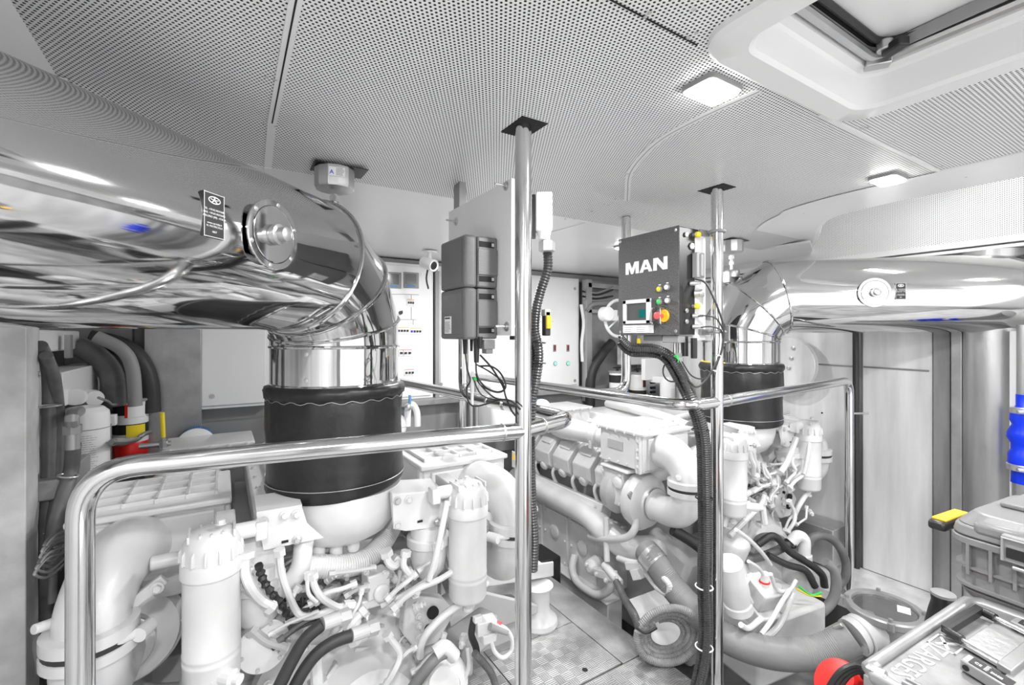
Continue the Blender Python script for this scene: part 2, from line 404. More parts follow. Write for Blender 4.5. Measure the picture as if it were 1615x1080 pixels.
# rounded valance where the ceiling turns up at the starboard side
vb = B()
e2 = [(2.52, -1.7), (2.52, 0.2), (2.52, 0.75), (2.53, 0.95), (2.58, 1.1), (2.68, 1.22), (2.85, 1.33), (3.1, 1.46), (3.35, 1.6), (3.55, 1.72)]
ptsv = spline([V((a, b, 0)) for a, b in e2], 5)
pr = [(0, -0.002), (0.025, 0.008), (0.035, 0.03), (0.035, 0.32)]
vs = []; fs = []
for i, p in enumerate(ptsv):
    t = (ptsv[min(i + 1, len(ptsv) - 1)] - ptsv[max(i - 1, 0)]).normalized(); n = V((t.y, -t.x, 0))
    for (a, b) in pr: vs.append(V((p.x, p.y, 2.09)) + n * a + V((0, 0, b)))
for i in range(len(ptsv) - 1):
    for k in range(3): a = i * 4 + k; fs.append((a, a + 1, a + 5, a + 4))
vb.add(vs, fs); struct(vb.build('trim_1', 'cab'))
# smooth unperforated strip along the starboard edge of the ceiling
sb = B(); sp = spline([V((a, b, 0)) for a, b in e2[:-1]], 4); vs = []; fs = []
for i, p in enumerate(sp):
    t = (sp[min(i + 1, len(sp) - 1)] - sp[max(i - 1, 0)]).normalized(); n = V((t.y, -t.x, 0))
    vs += [V((p.x, p.y, 2.0865)) + n * 0.001, V((p.x, p.y, 2.0865)) - n * (0.33 if i < 16 else 0.3)]
for i in range(len(sp) - 1): fs.append((2 * i, 2 * i + 1, 2 * i + 3, 2 * i + 2))
sb.add(vs, fs); struct(sb.build('trim_2', 'cab'))
for (vx, vy) in ((3.05, 0.75), (3.1, -0.3)):   # unseen strip lamps added in the void to brighten the perforated side panel
    r = thing('ceiling_lamp', (vx, vy, 2.42), 'unseen lamp added in the recess to brighten the starboard wall, ' + ('forward one' if vy > 0 else 'aft one'), 'lamp')
    b = B(); b.bb(vx - .03, vx + .03, vy - .15, vy + .15, 2.40, 2.42); b.build('bezel', 'greylt', r)
    b = B(); b.bb(vx - .024, vx + .024, vy - .14, vy + .14, 2.394, 2.402); b.build('lens', 'lens', r)
    ld = bpy.data.lights.new('lamp_light', 'AREA'); ld.shape = 'RECTANGLE'; ld.size = .04; ld.size_y = .26; ld.energy = 1.6
    lo = bpy.data.objects.new('lamp_light', ld); COL.objects.link(lo); lo.location = (vx, vy, 2.392)
# upper void above the starboard engine side, its perforated wall and trim
b = B(); b.bb(2.5, 3.75, -1.7, 2.2, 2.42, 2.44); struct(b.build('ceiling', 'cab'))
b = B(); b.bb(3.5, 3.52, -1.7, 3.4, 2.0, 2.42); struct(b.build('wall_starboard', 'perfv'))
b = B(); b.bb(3.485, 3.50, -1.7, 3.3, 1.985, 2.02); b.bb(3.47, 3.50, -1.7, 3.3, 1.955, 1.972); struct(b.build('trim_3', 'cab', bevel=0.002))
# steel side wall below
b = B(); b.bb(3.52, 3.54, -1.7, 3.4, -0.6, 2.0); struct(b.build('wall_starboard', 'sheetd'))
def panel(L0, L1, m, x=3.50, z0=0.0, z1=1.94):
    b = B(); b.bb(x, 3.52, L0, L1, z0, z1); o = struct(b.build('wall_starboard', m, bevel=0.003)); return o
yL = lambda px: PW(px, 600, 3.5).y
p_a = panel(yL(1347), 3.3, 'sheet'); p_b = panel(yL(1470), yL(1360), 'sheet'); panel(yL(1500), yL(1473), 'sheetd', 3.48)
b = B(); b.bb(3.46, 3.52, yL(1520), yL(1503), -0.2, 1.94); struct(b.build('trim_4', 'alu', bevel=0.003))
b = B(); b.lathe((3.55, yL(1560), -0.2), (0, 0, 1), [(0.13, 0), (0.13, 2.15)], 24); struct(b.build('wall_starboard', M['steel']))
b = B(); b.bb(3.40, 3.52, -1.7, yL(1600), -0.2, 1.52); struct(b.build('wall_starboard', 'sheet', bevel=0.003))
# weld bead across the panels, a dark pipe in the gap, small holes
b = B(); b.tube([(3.497, yL(1240), 1.30), (3.497, yL(1347), 1.295)], 0.006, 6, 1); b.build('weld_bead', 'alu', p_a)
b = B(); b.tube([(3.497, yL(1362), 1.295), (3.497, yL(1465), 1.29)], 0.006, 6, 1); b.build('weld_bead', 'alu', p_b)
b = B()
for (px, py) in [(1274, 578), (1296, 651), (1350, 780)]:
    q = PW(px, py, 3.5); b.lathe(q, (-1, 0, 0), [(0.006, 0), (0.006, 0.002)], 10)
b.build('plug_hole', 'hole', p_a)
b = B(); b.tube([(3.47, yL(1352), 1.95), (3.47, yL(1354), 0.0)], 0.018, 10, 1); b.build('seam_strip', 'rubber', p_a)
# lower starboard ledge and hull below
b = B(); b.bb(3.02, 3.5, -1.2, 3.3, -0.06, 0.0); struct(b.build('trim_5', 'sheet', bevel=0.004))
b = B(); b.bb(-0.9, 3.6, -1.7, 3.4, -0.62, -0.6); struct(b.build('floor', 'bilge'))
# tread plate walkway: fixed border strip with a loose hatch plate
EX = 1.735
floor = B(); floor.bb(0.86, EX, -1.7, 1.535, -0.012, 0.0); floor.bb(1.557, EX, 1.54, 2.9, -0.012, 0.0); floor.bb(0.86, EX, 2.905, 3.3, -0.012, 0); floor.bb(0.86, 1.05, 1.54, 2.9, -0.012, 0)
struct(floor.build('floor', 'tread', bevel=0.001))
b = B(); b.bb(1.055, 1.552, 1.545, 1.90, -0.012, 0.0); b.bb(1.055, 1.552, 1.905, 2.895, -0.012, 0); fl2 = struct(b.build('floor', 'tread', bevel=0.001))
q = PH(922, 1056, 0); b = B(); b.lathe(q + V((0, 0, -0.001)), (0, 0, 1), [(0.013, 0), (0.013, 0.0018)], 16); b.build('lifting_hole', 'hole', fl2)
b = B(); b.bb(0.86, EX, -1.7, 3.3, -0.10, -0.02); struct(b.build('floor', 'alu'))
b = B(); b.bb(-0.9, 0.86, -1.7, 0.9, -0.012, 0.0); b.bb(EX, 3.02, -1.7, 0.55, -0.012, 0.0); struct(b.build('floor', 'tread'))
# port side
b = B(); b.add([(-0.29, -1.7, CEIL), (-0.32, 1.5, CEIL), (-0.62, 1.6, 1.80), (-0.62, -1.7, 1.80)], [(0, 1, 2, 3)]); b.add([(-0.29, -1.7, CEIL + .01), (-0.32, 1.5, CEIL + .01), (-0.62, 1.6, 1.81), (-0.62, -1.7, 1.81)], [(3, 2, 1, 0)])
struct(b.build('wall_port', 'cab', smooth=False))
b = B(); b.bb(-0.66, -0.62, -1.7, 1.9, -0.6, 1.81); struct(b.build('wall_port', 'sheet'))
b = B(); b.bb(-0.72, -0.70, 1.9, 3.4, -0.6, 2.05); struct(b.build('wall_port', 'greymid'))
b = B(); b.bb(-0.75, -0.3, 1.44, 1.8, 2.075, 2.085); b.bb(-0.75, -0.60, 1.6, 1.95, 1.78, 2.08); struct(b.build('wall_port', 'cab'))
# back bulkhead
b = B(); b.bb(-0.72, 3.56, 3.36, 3.38, -0.6, 2.1); struct(b.build('wall_forward', 'greymid'))
b = B(); b.bb(-0.7, 3.5, 3.28, 3.36, 0.55, 0.98); b.bb(0.3, 3.5, 3.2, 3.36, 0.99, 1.03); struct(b.build('trim_6', 'greymid', bevel=0.003))
b = B(); b.bb(-0.36, -0.1, 3.2, 3.36, 0.3, 2.05); struct(b.build('trim_7', M['alu'], bevel=0.004))
b = B(); b.bb(-0.7, -0.42, 3.3, 3.36, 0.3, 2.05); struct(b.build('trim_8', 'greylt', bevel=0.004))
b = B(); b.bb(-0.7, 3.5, 3.30, 3.36, 1.985, 2.05); struct(b.build('trim_9', 'greymid', bevel=0.003))
# unseen aft bulkhead: two piers, the middle left open to let world light in
b = B(); b.bb(-0.72, -0.35, -1.72, -1.70, -0.6, 2.3); b.bb(2.9, 3.75, -1.72, -1.70, -0.6, 2.44); struct(b.build('wall_aft', 'cab'))
b = B(); b.bb(-0.35, 0.0, -1.72, -1.68, 0.0, 2.1); struct(b.build('door_1', 'greymid', bevel=0.01))

# ceiling seams, screws
def strip(p0, p1, wd, name, m='cab', z=CEIL - 0.003, h=0.0025):
    p0, p1 = V((*p0, z)), V((*p1, z)); d = (p1 - p0).normalized(); n = V((-d.y, d.x, 0))
    b = B(); b.obox(p0 - n * wd / 2, p1 - p0, n * wd, V((0, 0, h))); return struct(b.build(name, m, smooth=False))
s1 = strip((0.076, -1.6), (0.118, 1.45), 0.022, 'trim_10')
b = B(); b.obox((0.107, 1.452, 2.0885), (0.022, 0, 0), (0.012, 0.298, -0.030), (0, 0, 0.0025)); b.obox((0.119, 1.752, 2.0565), (0.022, 0, 0), (0.012, 0.25, 0), (0, 0, 0.0025)); struct(b.build('trim_10', 'cab', smooth=False))
b = B(); b.obox((0.0745, -1.6, CEIL - 0.0036), (0.042, 3.05, 0), (0.0035, 0, 0), (0, 0, 0.001)); b.build('joint_line', 'hole', s1)
s2 = strip((0.0, 0.6), (HX0 + 0.02, 0.605), 0.0018, 'trim_11', 'hole')
s3 = strip((HX1 - 0.1, 0.625), (2.52, 0.606), 0.012, 'trim_12')
s4 = strip((0.56, 0.6), (0.56, -0.2), 0.02, 'trim_13'); 
cv = spline([V((1.10, 0.64, 0)), V((1.10, 0.8, 0)), V((1.13, 0.98, 0)), V((1.25, 1.2, 0)), V((1.42, 1.38, 0)), V((1.5, 1.46, 0))], 6)
b = B(); bd = B()
for i in range(len(cv) - 1):
    a, c = cv[i], cv[i + 1]; d = (c - a).normalized(); n = V((-d.y, d.x, 0)); z = V((0, 0, CEIL - 0.003))
    b.obox(a + z - n * 0.012, c - a, n * 0.024, V((0, 0, 0.0025))); bd.obox(a + z - n * 0.002 + V((0, 0, -.0006)), c - a, n * 0.003, V((0, 0, 0.001)))
s5 = struct(b.build('trim_14', 'cab', smooth=False)); bd.build('joint_line', 'greymid', s5)
strip((2.19, 0.61), (2.19, -1.6), 0.014, 'trim_15')
s6 = strip((1.55, 1.78), (1.45, 3.2), 0.03, 'trim_16', z=2.057)
for (px, py) in [(419, 121), (434, 126), (416, 195), (433, 199), (415, 212), (432, 211), (413, 245), (430, 235), (416, 260), (430, 248), (1017, 27), (1024, 20), (1094, 15), (1098, 52), (1085, 60), (1148, 94), (1210, 129), (1222, 131), (1272, 157), (1316, 180), (1359, 203), (1369, 200), (1402, 225), (1412, 222), (1438, 244), (1447, 243), (1477, 264), (1485, 262), (1523, 279), (1418, 161), (1492, 133), (1582, 99), (615, 299), (852, 289), (1267, 336), (1372, 290), (990, 274), (1001, 271)]:
    q = PH(px, py, CEIL - 0.003); bolt(ceiling, q, (0, 0, -1), 0.0028, 'bolt', 'screw', 0.4)
for (px, py) in [(891, 345), (905, 345), (925, 331), (933, 333), (953, 321), (959, 323), (969, 313), (975, 315)]:
    bolt(s6, PH(px, py, 2.047), (0, 0, -1), 0.004, 'bolt', 'screw', 0.4)
# dark collars where the posts pass the ceiling
for c in (NP, FP):
    b = B(); b.bb(c.x - 0.035, c.x + 0.05, c.y - 0.05, c.y + 0.065, CEIL - 0.002, CEIL + 0.03); s = struct(b.build('trim_17', 'hole'))

# hatch coaming: moulded surround, inner trunk, lid with gas strut
def loft(rings, name, m, closed_top=False):
    b = B(); vs = []; n = len(rings[0])
    for r in rings: vs += r
    fs = [(i * n + k, i * n + (k + 1) % n, (i + 1) * n + (k + 1) % n, (i + 1) * n + k) for i in range(len(rings) - 1) for k in range(n)]
    b.add(vs, [f[::-1] for f in fs]); return b.build(name, m)
def rr3(x0, x1, y0, y1, r, z): return [V((a, c, z)) for a, c in rrect(x0, x1, y0, y1, r, 8)]
g = 0.0
co = loft([rr3(HX0, HX1, HY0, HY1, 0.09, CEIL + 0.012), rr3(HX0, HX1, HY0, HY1, 0.09, CEIL - 0.012), rr3(HX0 + .01, HX1 - .01, HY0 + .01, HY1 - .01, 0.085, CEIL - 0.02),
   rr3(HX0 + .062, HX1 - .062, HY0 + .062, HY1 - .062, 0.06, CEIL - 0.02), rr3(HX0 + .07, HX1 - .07, HY0 + .07, HY1 - .07, 0.057, CEIL - 0.012), rr3(HX0 + .078, HX1 - .078, HY0 + .078, HY1 - .078, 0.055, CEIL + 0.05),
   rr3(HX0 + .084, HX1 - .084, HY0 + .084, HY1 - .084, 0.05, CEIL + 0.056), rr3(HX0 + .105, HX1 - .105, HY0 + .105, HY1 - .105, 0.04, CEIL + 0.058), rr3(HX0 + .108, HX1 - .108, HY0 + .108, HY1 - .108, 0.04, CEIL + 0.1)], 'trim_18', 'cab')
struct(co)
hr = thing('deck_hatch', ((HX0 + HX1) / 2, 0, CEIL + 0.2), 'white ceiling hatch lid with rounded moulded surround and metal frame', 'hatch')
b = B(); b.bb(HX0 + .1, HX1 - .1, HY0 + .1, HY1 - .1, CEIL + 0.095, CEIL + 0.115); b.build('lid', 'cab', hr)
zf = CEIL + 0.068; x0, x1, y0, y1 = HX0 + .122, HX1 - .122, HY0 + .122, HY1 - .122
b = B(); b.tube([V((a, c, zf)) for a, c in rrect(x0, x1, y0, y1, 0.05, 6)], 0.011, 8, 1, closed=True); b.build('frame_tube', 'steel', hr)
b = B(); b.tube([V((a, c, zf + 0.02)) for a, c in rrect(x0 + .02, x1 - .02, y0 + .02, y1 - .02, 0.05, 6)], 0.008, 8, 1, closed=True); b.build('rubber_seal', 'rubber', hr)
b = B(); b.tube([V((a, c, zf + 0.026)) for a, c in rrect(x0 + .004, x1 - .004, y0 + .004, y1 - .004, 0.05, 6)], 0.006, 6, 1, closed=True); b.build('dark_gap', 'hole', hr)
b = B(); b.box((x1 - 0.012, y1 - 0.006, zf - 0.006), (0.03, 0.05, 0.03), Matrix.Rotation(.6, 3, 'Z')); b.cyl((x1 - 0.04, y1 - 0.03, zf - .004), (x1 - 0.04, y1 - 0.03, zf + 0.02), 0.016); b.build('hinge', 'steel', hr, bevel=0.003)
b = B(); b.box((x1 - 0.042, y1 - 0.05, zf - 0.004), (0.026, 0.05, 0.022), Matrix.Rotation(-.5, 3, 'Z')); b.build('latch_knob', 'black', hr, bevel=0.004)
b = B(); b.obox((x1 - 0.026, y1 - 0.05, zf - 0.004), (-0.015, -0.26, 0), (0.002, 0, 0), (0, 0, 0.028)); b.build('stay_arm', 'greylt', hr)
b = B(); b.tube([(x1 - 0.02, y1 - 0.04, zf + 0.012), (x1 - 0.0, y1 - 0.5, zf + 0.012)], 0.006, 8, 1); b.build('gas_strut', 'rubber', hr)

# ceiling lamps
names = ['square recessed ceiling lamp nearest the hatch corner, brightly lit', 'small lit ceiling lamp right of the steel post, near the curved edge',
  'lit ceiling lamp above the large left duct, behind the view', 'lit ceiling lamp behind the viewer, aft of the hatch', 'lit ceiling lamp behind the viewer on the right side',
  'unseen ceiling lamp added behind the white mounting board to brighten the back', 'unseen ceiling lamp added behind the dark control box to brighten the back']
for (x, y, p), nm in zip(LAMPS, names):
    z = CEIL if y < 1.5 else 2.06
    r = thing('ceiling_lamp', (x, y, z), nm, 'lamp')
    b = B(); P = [V((a, c, z - 0.012)) for a, c in rrect(x - .062, x + .062, y - .045, y + .045, 0.015, 4)]
    b.prism(P, (0, 0, 0.02)); b.build('bezel', 'greylt', r, bevel=0.002)
    b = B(); P = [V((a, c, z - 0.019)) for a, c in rrect(x - .054, x + .054, y - .038, y + .038, 0.012, 4)]
    b.prism(P, (0, 0, 0.006)); b.build('lens', 'lens', r)
# ================================================================ EXHAUST DUCTS
Z3 = V((0, 0, 1))
def logo_plate(root, o, xd, wd, hg, name='name_plate'):
    """o = centre on the surface, xd reading direction"""
    xd = V(xd).normalized(); n = xd.cross(Z3)
    b = B(); b.obox(V(o) - xd * wd / 2 - Z3 * hg / 2 - n * 0.006, xd * wd, Z3 * hg, n * 0.0075); pl = b.build(name, 'black', root, bevel=0.0008)
    b = B(); f = V(o) + n * 0.0015
    for s_ in (-1, 1):
        b.obox(f + xd * s_ * (wd / 2 - 0.0012) - xd * 0.0005 - Z3 * hg / 2, xd * 0.001, Z3 * hg, n * 0.0004)
        b.obox(f + Z3 * s_ * (hg / 2 - 0.0012) - Z3 * 0.0005 - xd * wd / 2, xd * wd, Z3 * 0.001, n * 0.0004)
    c = f + Z3 * hg * 0.34
    P = [c + xd * math.cos(a * PI / 14) * wd * 0.3 + Z3 * math.sin(a * PI / 14) * hg * 0.085 for a in range(28)]
    Q = [c + xd * math.cos(a * PI / 14) * wd * 0.255 + Z3 * math.sin(a * PI / 14) * hg * 0.06 for a in range(28)]
    b.add([p + n * 0.0006 for p in P + Q], [(i, (i + 1) % 28, 28 + (i + 1) % 28, 28 + i) for i in range(28)])
    for k in range(5):   # star of bars in the oval
        a = PI / 2 + k * 2 * PI / 5; d = (xd * math.cos(a) + Z3 * math.sin(a) * 0.5); e = (xd * -math.sin(a) + Z3 * math.cos(a) * 0.5)
        b.obox(c - e * wd * 0.03 + n * 0.0004, d * wd * 0.2, e * wd * 0.06, n * 0.0004)
    b.build('emblem', 'wht', pl, smooth=False)
    th = hg * 0.062
    for i, (s_, a) in enumerate([('TEL. +39.02.90376081', .10), ('FAX. +39.02.90376092', .02), ('ARLUNO (MI) - ITALIA', -.06), ('www.cat-italy.it', -.2), ('N. MATRICOLA', -.27), ('0857', -.39)]):
        t = text(s_, th, f + Z3 * hg * a + n * 0.0006, xd, Z3, 'wht', pl, align='CENTER', ext=0.0002)
        wdt = t.dimensions.x
    return pl
def duct(cx, cy, s, label, hl, hd, pd):
    u = V((0.70 * s, -0.714, 0)).normalized(); n = V((-u.y * s, u.x * s, 0)) * 1.0
    n = V((0.714 * 1, 0, 0)); n = V((-u.y, u.x, 0)) if s > 0 else V((u.y, -u.x, 0))
    n = -n if n.dot(V((cx, cy, 0))) > 0 else n
    R, zc, zh, r = 0.262, 1.46, 1.722, 0.21
    root = thing('exhaust_duct', (cx, cy, 1.0), label, 'exhaust pipe')
    c = V((cx, cy, 0)); C = c + u * R + Z3 * zc; Rp = R / math.cos(math.radians(15))
    vt = [C + (-u * math.cos(math.radians(t)) + Z3 * math.sin(math.radians(t))) * Rp for t in (15, 45, 75)]
    path = [c + Z3 * 1.29] + [c + Z3 * zc] + vt + [c + u * R + Z3 * zh, c + u * hl + Z3 * zh]
    b = B(); b.tube(path, r, 72, 1, mitre=True); rings = b.rings; b.build('duct_shell', 'duct', root, ang=12)
    for k in (1, 2, 3, 4):
        b = B(); rg = rings[k]; cc = sum(rg, V((0, 0, 0))) / len(rg)
        b.tube([cc + (p - cc) * 1.012 for p in rg], 0.0055, 8, 1, closed=True); b.build('seam_bead', 'mirror', root)
    b = B(); b.torus(c + Z3 * 1.335, Z3, r + 0.002, 0.005, 72, 8); b.build('seam_bead', 'mirror', root)
    toward = (-c).normalized(); side = V((-toward.y, toward.x, 0))
    dd = (toward * 0.9 + side * 0.42 * -1).normalized()
    for zz in (1.44, 1.36):
        bolt(root, c + dd * r + Z3 * zz, dd, 0.005, 'bolt', 'rivet', 0.4)
    # inspection port
    pc = c + u * hd + Z3 * zh
    b = B(); b.lathe(pc + n * 0.17, n, [(0.062, 0), (0.062, 0.047), (0.064, 0.049), (0.076, 0.049), (0.0775, 0.0475), (0.0775, 0.0445), (0.064, 0.0435)], 40); port = b.build('sensor_port', 'mirror', root)
    b = B(); b.lathe(pc + n * 0.217, n, [(0.0, -0.016), (0.03, -0.015), (0.056, -0.002), (0.061, 0.0035), (0.063, 0.003)], 40); b.build('port_dish', 'mirror', port)
    b = B(); b.lathe(pc + n * 0.2, n, [(0.021, 0), (0.021, 0.022), (0.023, 0.024), (0.023, 0.034), (0.016, 0.036), (0.016, 0.052), (0.012, 0.054)], 24); b.build('sensor_plug', 'steel', port)
    for k in range(6):
        an = k * PI / 3 + 0.35; x, y, _ = ortho(n)
        bolt(port, pc + n * 0.2185 + (x * math.cos(an) + y * math.sin(an)) * 0.070, n, 0.0035, 'bolt', 'screw', 0.5)
    logo_plate(root, c + u * pd + Z3 * (zh + 0.005) + n * (r + 0.0005), Z3.cross(n), 0.047, 0.085)
    # heat sleeve
    prof = [(0.212, 1.335), (0.226, 1.33), (0.232, 1.315), (0.229, 1.30), (0.221, 1.292), (0.2235, 1.285), (0.224, 1.20), (0.221, 1.12), (0.224, 1.05), (0.229, 1.01), (0.226, 1.0), (0.20, 0.995)]
    seg = 64; vs = []; fs = []; rd = random.Random(3)
    for i, (rr, z) in enumerate(prof):
        for k in range(seg):
            a = 2 * PI * k / seg; q = rr + (0.003 * math.sin(a * 19 + i) if i < 6 else 0.002 * math.sin(a * 3 + z * 14)) + (0.004 * math.sin(a * 5) if i == 6 else 0)
            zz = z + (0.004 * math.sin(a * 17) if i in (3, 4, 5) else 0) + (0.02 * math.cos(a - 0.9) if i > 7 else 0)
            vs.append(V((cx + q * math.cos(a), cy + q * math.sin(a), zz)))
    for i in range(len(prof) - 1):
        for k in range(seg): k2 = (k + 1) % seg; fs.append((i * seg + k, (i + 1) * seg + k, (i + 1) * seg + k2, i * seg + k2))
    b = B(); b.add(vs, fs); sl = b.build('heat_sleeve', 'leather', root, ang=60)
    b = B(); b.tube([V((cx + 0.2255 * math.cos(a * PI / 60), cy + 0.2255 * math.sin(a * PI / 60), 1.289 + 0.004 * math.sin(a * PI / 60 * 23))) for a in range(120)], 0.0011, 5, 1, closed=True); b.build('stitch_wire', 'bolt', sl)
    b = B(); b.torus((cx, cy, 1.02), Z3, 0.2285, 0.0015, 60, 5); b.build('stitch_wire', 'bolt', sl)
    return root, u, n
d1, u1, n1 = duct(0.344, 1.72, -1, 'large mirror-polished exhaust duct crossing the left side above the near engine', 1.36, 0.573, 0.725)
d2, u2, n2 = duct(2.64, 1.65, 1, 'mirror-polished exhaust duct on the right, farther from the viewer', 1.5, 0.60, 0.72)
bb_ = B(); bb_.torus(V((2.64, 1.65, 1.34)), Z3, 0.214, 0.004, 40, 6, 3.6, 4.9); bb_.build('amber_sealant', 'orange', d2)

# anti-vibration hangers between ceiling and elbows
def hanger(x, y, label, sgn, zc):
    r = thing('duct_hanger', (x, y, zc), label, 'hanger')
    b = B(); b.bb(x - 0.07, x + 0.10, y - 0.05, y + 0.055, zc - 0.004, zc - 0.001); b.build('mounting_plate', 'black', r)
    b = B(); b.lathe((x, y, zc - 0.078), Z3, [(0.035, 0), (0.062, 0.004), (0.065, 0.012), (0.065, 0.07), (0.06, 0.074)], 12); b.build('damper_can', 'steel', r, ang=20)
    b = B(); b.cyl((x, y, zc - 0.2), (x, y, zc - 0.09), 0.009); b.lathe((x, y, zc - 0.115), Z3, [(0.017, 0), (0.017, 0.02)], 6); b.lathe((x, y, zc - 0.15), Z3, [(0.015, 0), (0.015, 0.02)], 6)
    b.build('threaded_rod', 'bolt', r, ang=20)
    b = B(); b.lathe((x, y, zc - 0.195), Z3, [(0.02, -0.04), (0.042, -0.03), (0.046, 0.0), (0.04, 0.012), (0.02, 0.016)], 20); b.build('mount_cup', 'steel', r)
    b = B(); b.bb(x + 0.01, x + 0.075, y + 0.0, y + 0.05, zc - 0.36, zc - 0.19); b.bb(x + 0.01 - 0.06, x + 0.014, y - 0.02, y + 0.04, zc - 0.26, zc - 0.19); b.build('bracket', 'alu', r, bevel=0.004)
    return r
h1 = hanger(0.325, 1.66, 'round metal anti-vibration hanger holding the left duct elbow from the ceiling', -1, 2.066)
toC = V((-0.325, -1.66, 0)).normalized(); sd = Z3.cross(toC)
b = B(); b.obox(V((0.325, 1.66, 2.018)) + toC * 0.0655 - sd * 0.018, sd * 0.05, Z3 * 0.03, toC * 0.001); lb = b.build('label', 'wht', h1)
lines(V((0.325, 1.66, 2.02)) + toC * 0.067 + sd * 0.004, sd, Z3, 0.026, 0.026, 6, 0.0012, 'prt', lb, seed=4)
text('A', 0.02, V((0.325, 1.66, 2.024)) + toC * 0.067 - sd * 0.016, sd, Z3, 'blue', lb, 'blue_letter')
hanger(2.60, 1.68, 'metal anti-vibration hanger holding the right duct elbow from the ceiling', 1, 2.07)

# ================================================================ POSTS AND RAILS
RH = 1.23; RR = 0.023
def post(c, z1=CEIL + 0.04): 
    b = B(); b.cyl((c.x, c.y, 0), (c.x, c.y, z1), RR + 0.0005, seg=28); return b
r1 = thing('handrail', (NP.x, NP.y, 0), 'polished steel handrail with the nearest tall post, in front of the near engine', 'handrail')
post(NP).build('post', 'tube', r1)
b = B(); b.tube(fillet([(-0.24, 1.246, 0.0), (-0.24, 1.246, RH), (NP.x, NP.y, RH)], 0.10, 10), RR, 24, 1); b.build('rail', 'tube', r1)
b = B(); b.tube(fillet([(NP.x, NP.y, RH), (0.955, 1.17, RH), (0.94, 1.5, RH), (0.86, 2.75, RH), (0.86, 2.75, 0)], 0.075, 10), RR, 24, 1); b.build('rail', 'tube', r1)
b = B(); b.tube(fillet([(0.905, 1.86, 2.06), (0.905, 1.86, RH - 0.005), (0.93, 1.55, RH)], 0.09, 10), RR, 24, 1); b.build('hanging_stanchion', 'tube', r1)
for (a, c) in [((NP.x - .06, NP.y + .009, RH), (NP.x - .064, NP.y + .0095, RH)), ((.80, 1.122, RH), (.804, 1.123, RH)), ((0.9215, 1.66, RH), (0.9225, 1.65, RH))]:
    b = B(); b.cyl(a, c, RR + 0.002, seg=24); b.build('rail_joint', 'steel', r1)
b = B(); b.bb(NP.x - 0.05, NP.x + 0.05, NP.y - 0.05, NP.y + 0.05, 0, 0.008); b.build('base_plate', 'steel', r1, bevel=0.002)
r2 = thing('handrail', (FP.x, FP.y, 0), 'polished steel handrail with the post right of the dark control box', 'handrail')
post(FP).build('post', 'tube', r2)
b = B(); b.tube(fillet([(FP.x, FP.y, RH), (3.09, 1.262, RH + .005), (3.09, 1.262, 0.0)], 0.09, 10), RR, 24, 1); b.build('rail', 'tube', r2)
b = B(); b.tube(fillet([(FP.x, FP.y, RH), (1.50, 1.16, RH), (1.47, 1.5, RH), (1.40, 2.9, RH), (1.40, 2.9, 0)], 0.075, 10), RR, 24, 1); b.build('rail', 'tube', r2)
b = B(); b.tube(fillet([(1.668, 1.63, 2.07), (1.668, 1.63, RH - 0.005), (1.465, 1.60, RH)], 0.08, 10), RR, 24, 1); b.build('hanging_stanchion', 'tube', r2)
b = B(); b.cyl((FP.x + 0.07, FP.y + .005, RH), (FP.x + 0.074, FP.y + .0053, RH), RR + 0.002, seg=24); b.build('rail_joint', 'steel', r2)
b = B(); b.lathe((3.09, 1.262, 0), Z3, [(0.045, 0), (0.045, 0.008)], 20); b.build('base_flange', 'steel', r2)
b = B(); b.bb(FP.x - 0.05, FP.x + 0.04, FP.y - 0.05, FP.y + 0.05, 0, 0.008); b.build('base_plate', 'steel', r2, bevel=0.002)
b = B(); b.tube([PW(1342, 652, 3.11), PW(1342, 652, 3.11) + V((0.09, -0.05, 0))], 0.006, 8, 1); b.build('hook', 'bolt', r2)

# ================================================================ BOX BOARD BY THE NEAR POST
bw = thing('mounting_board', (0.755, 1.4, 1.5), 'white mounting board hung beside the near post, carrying two grey boxes', 'board')
b = B(); b.bb(0.745, 0.757, 1.20, 1.66, 1.498, 1.975); b.build('panel', 'white', bw, bevel=0.001)
b = B(); b.bb(0.757, 0.775, 1.20, 1.225, 1.498, 1.972); b.build('edge_angle', 'greymid', bw)
b = B(); b.bb(0.757, 0.785, 1.205, 1.23, 1.485, 1.497); b.build('mount_foot', 'black', bw)
b = B(); b.bb(0.757, 0.785, 1.59, 1.64, 1.90, 2.08); b.build('ceiling_strut', 'alu', bw)
for (px, py) in [(798, 293), (719, 349), (799, 515), ]:
    q = PW(px, py, 0.745); g = B(); g.lathe(q, (-1, 0, 0), [(0.015, 0), (0.015, 0.002), (0.008, 0.0022), (0.008, 0.008)], 16); g.cyl(q, q + V((-0.04, 0, 0)), 0.0035, seg=8); g.build('stud_bolt', 'bolt', bw)
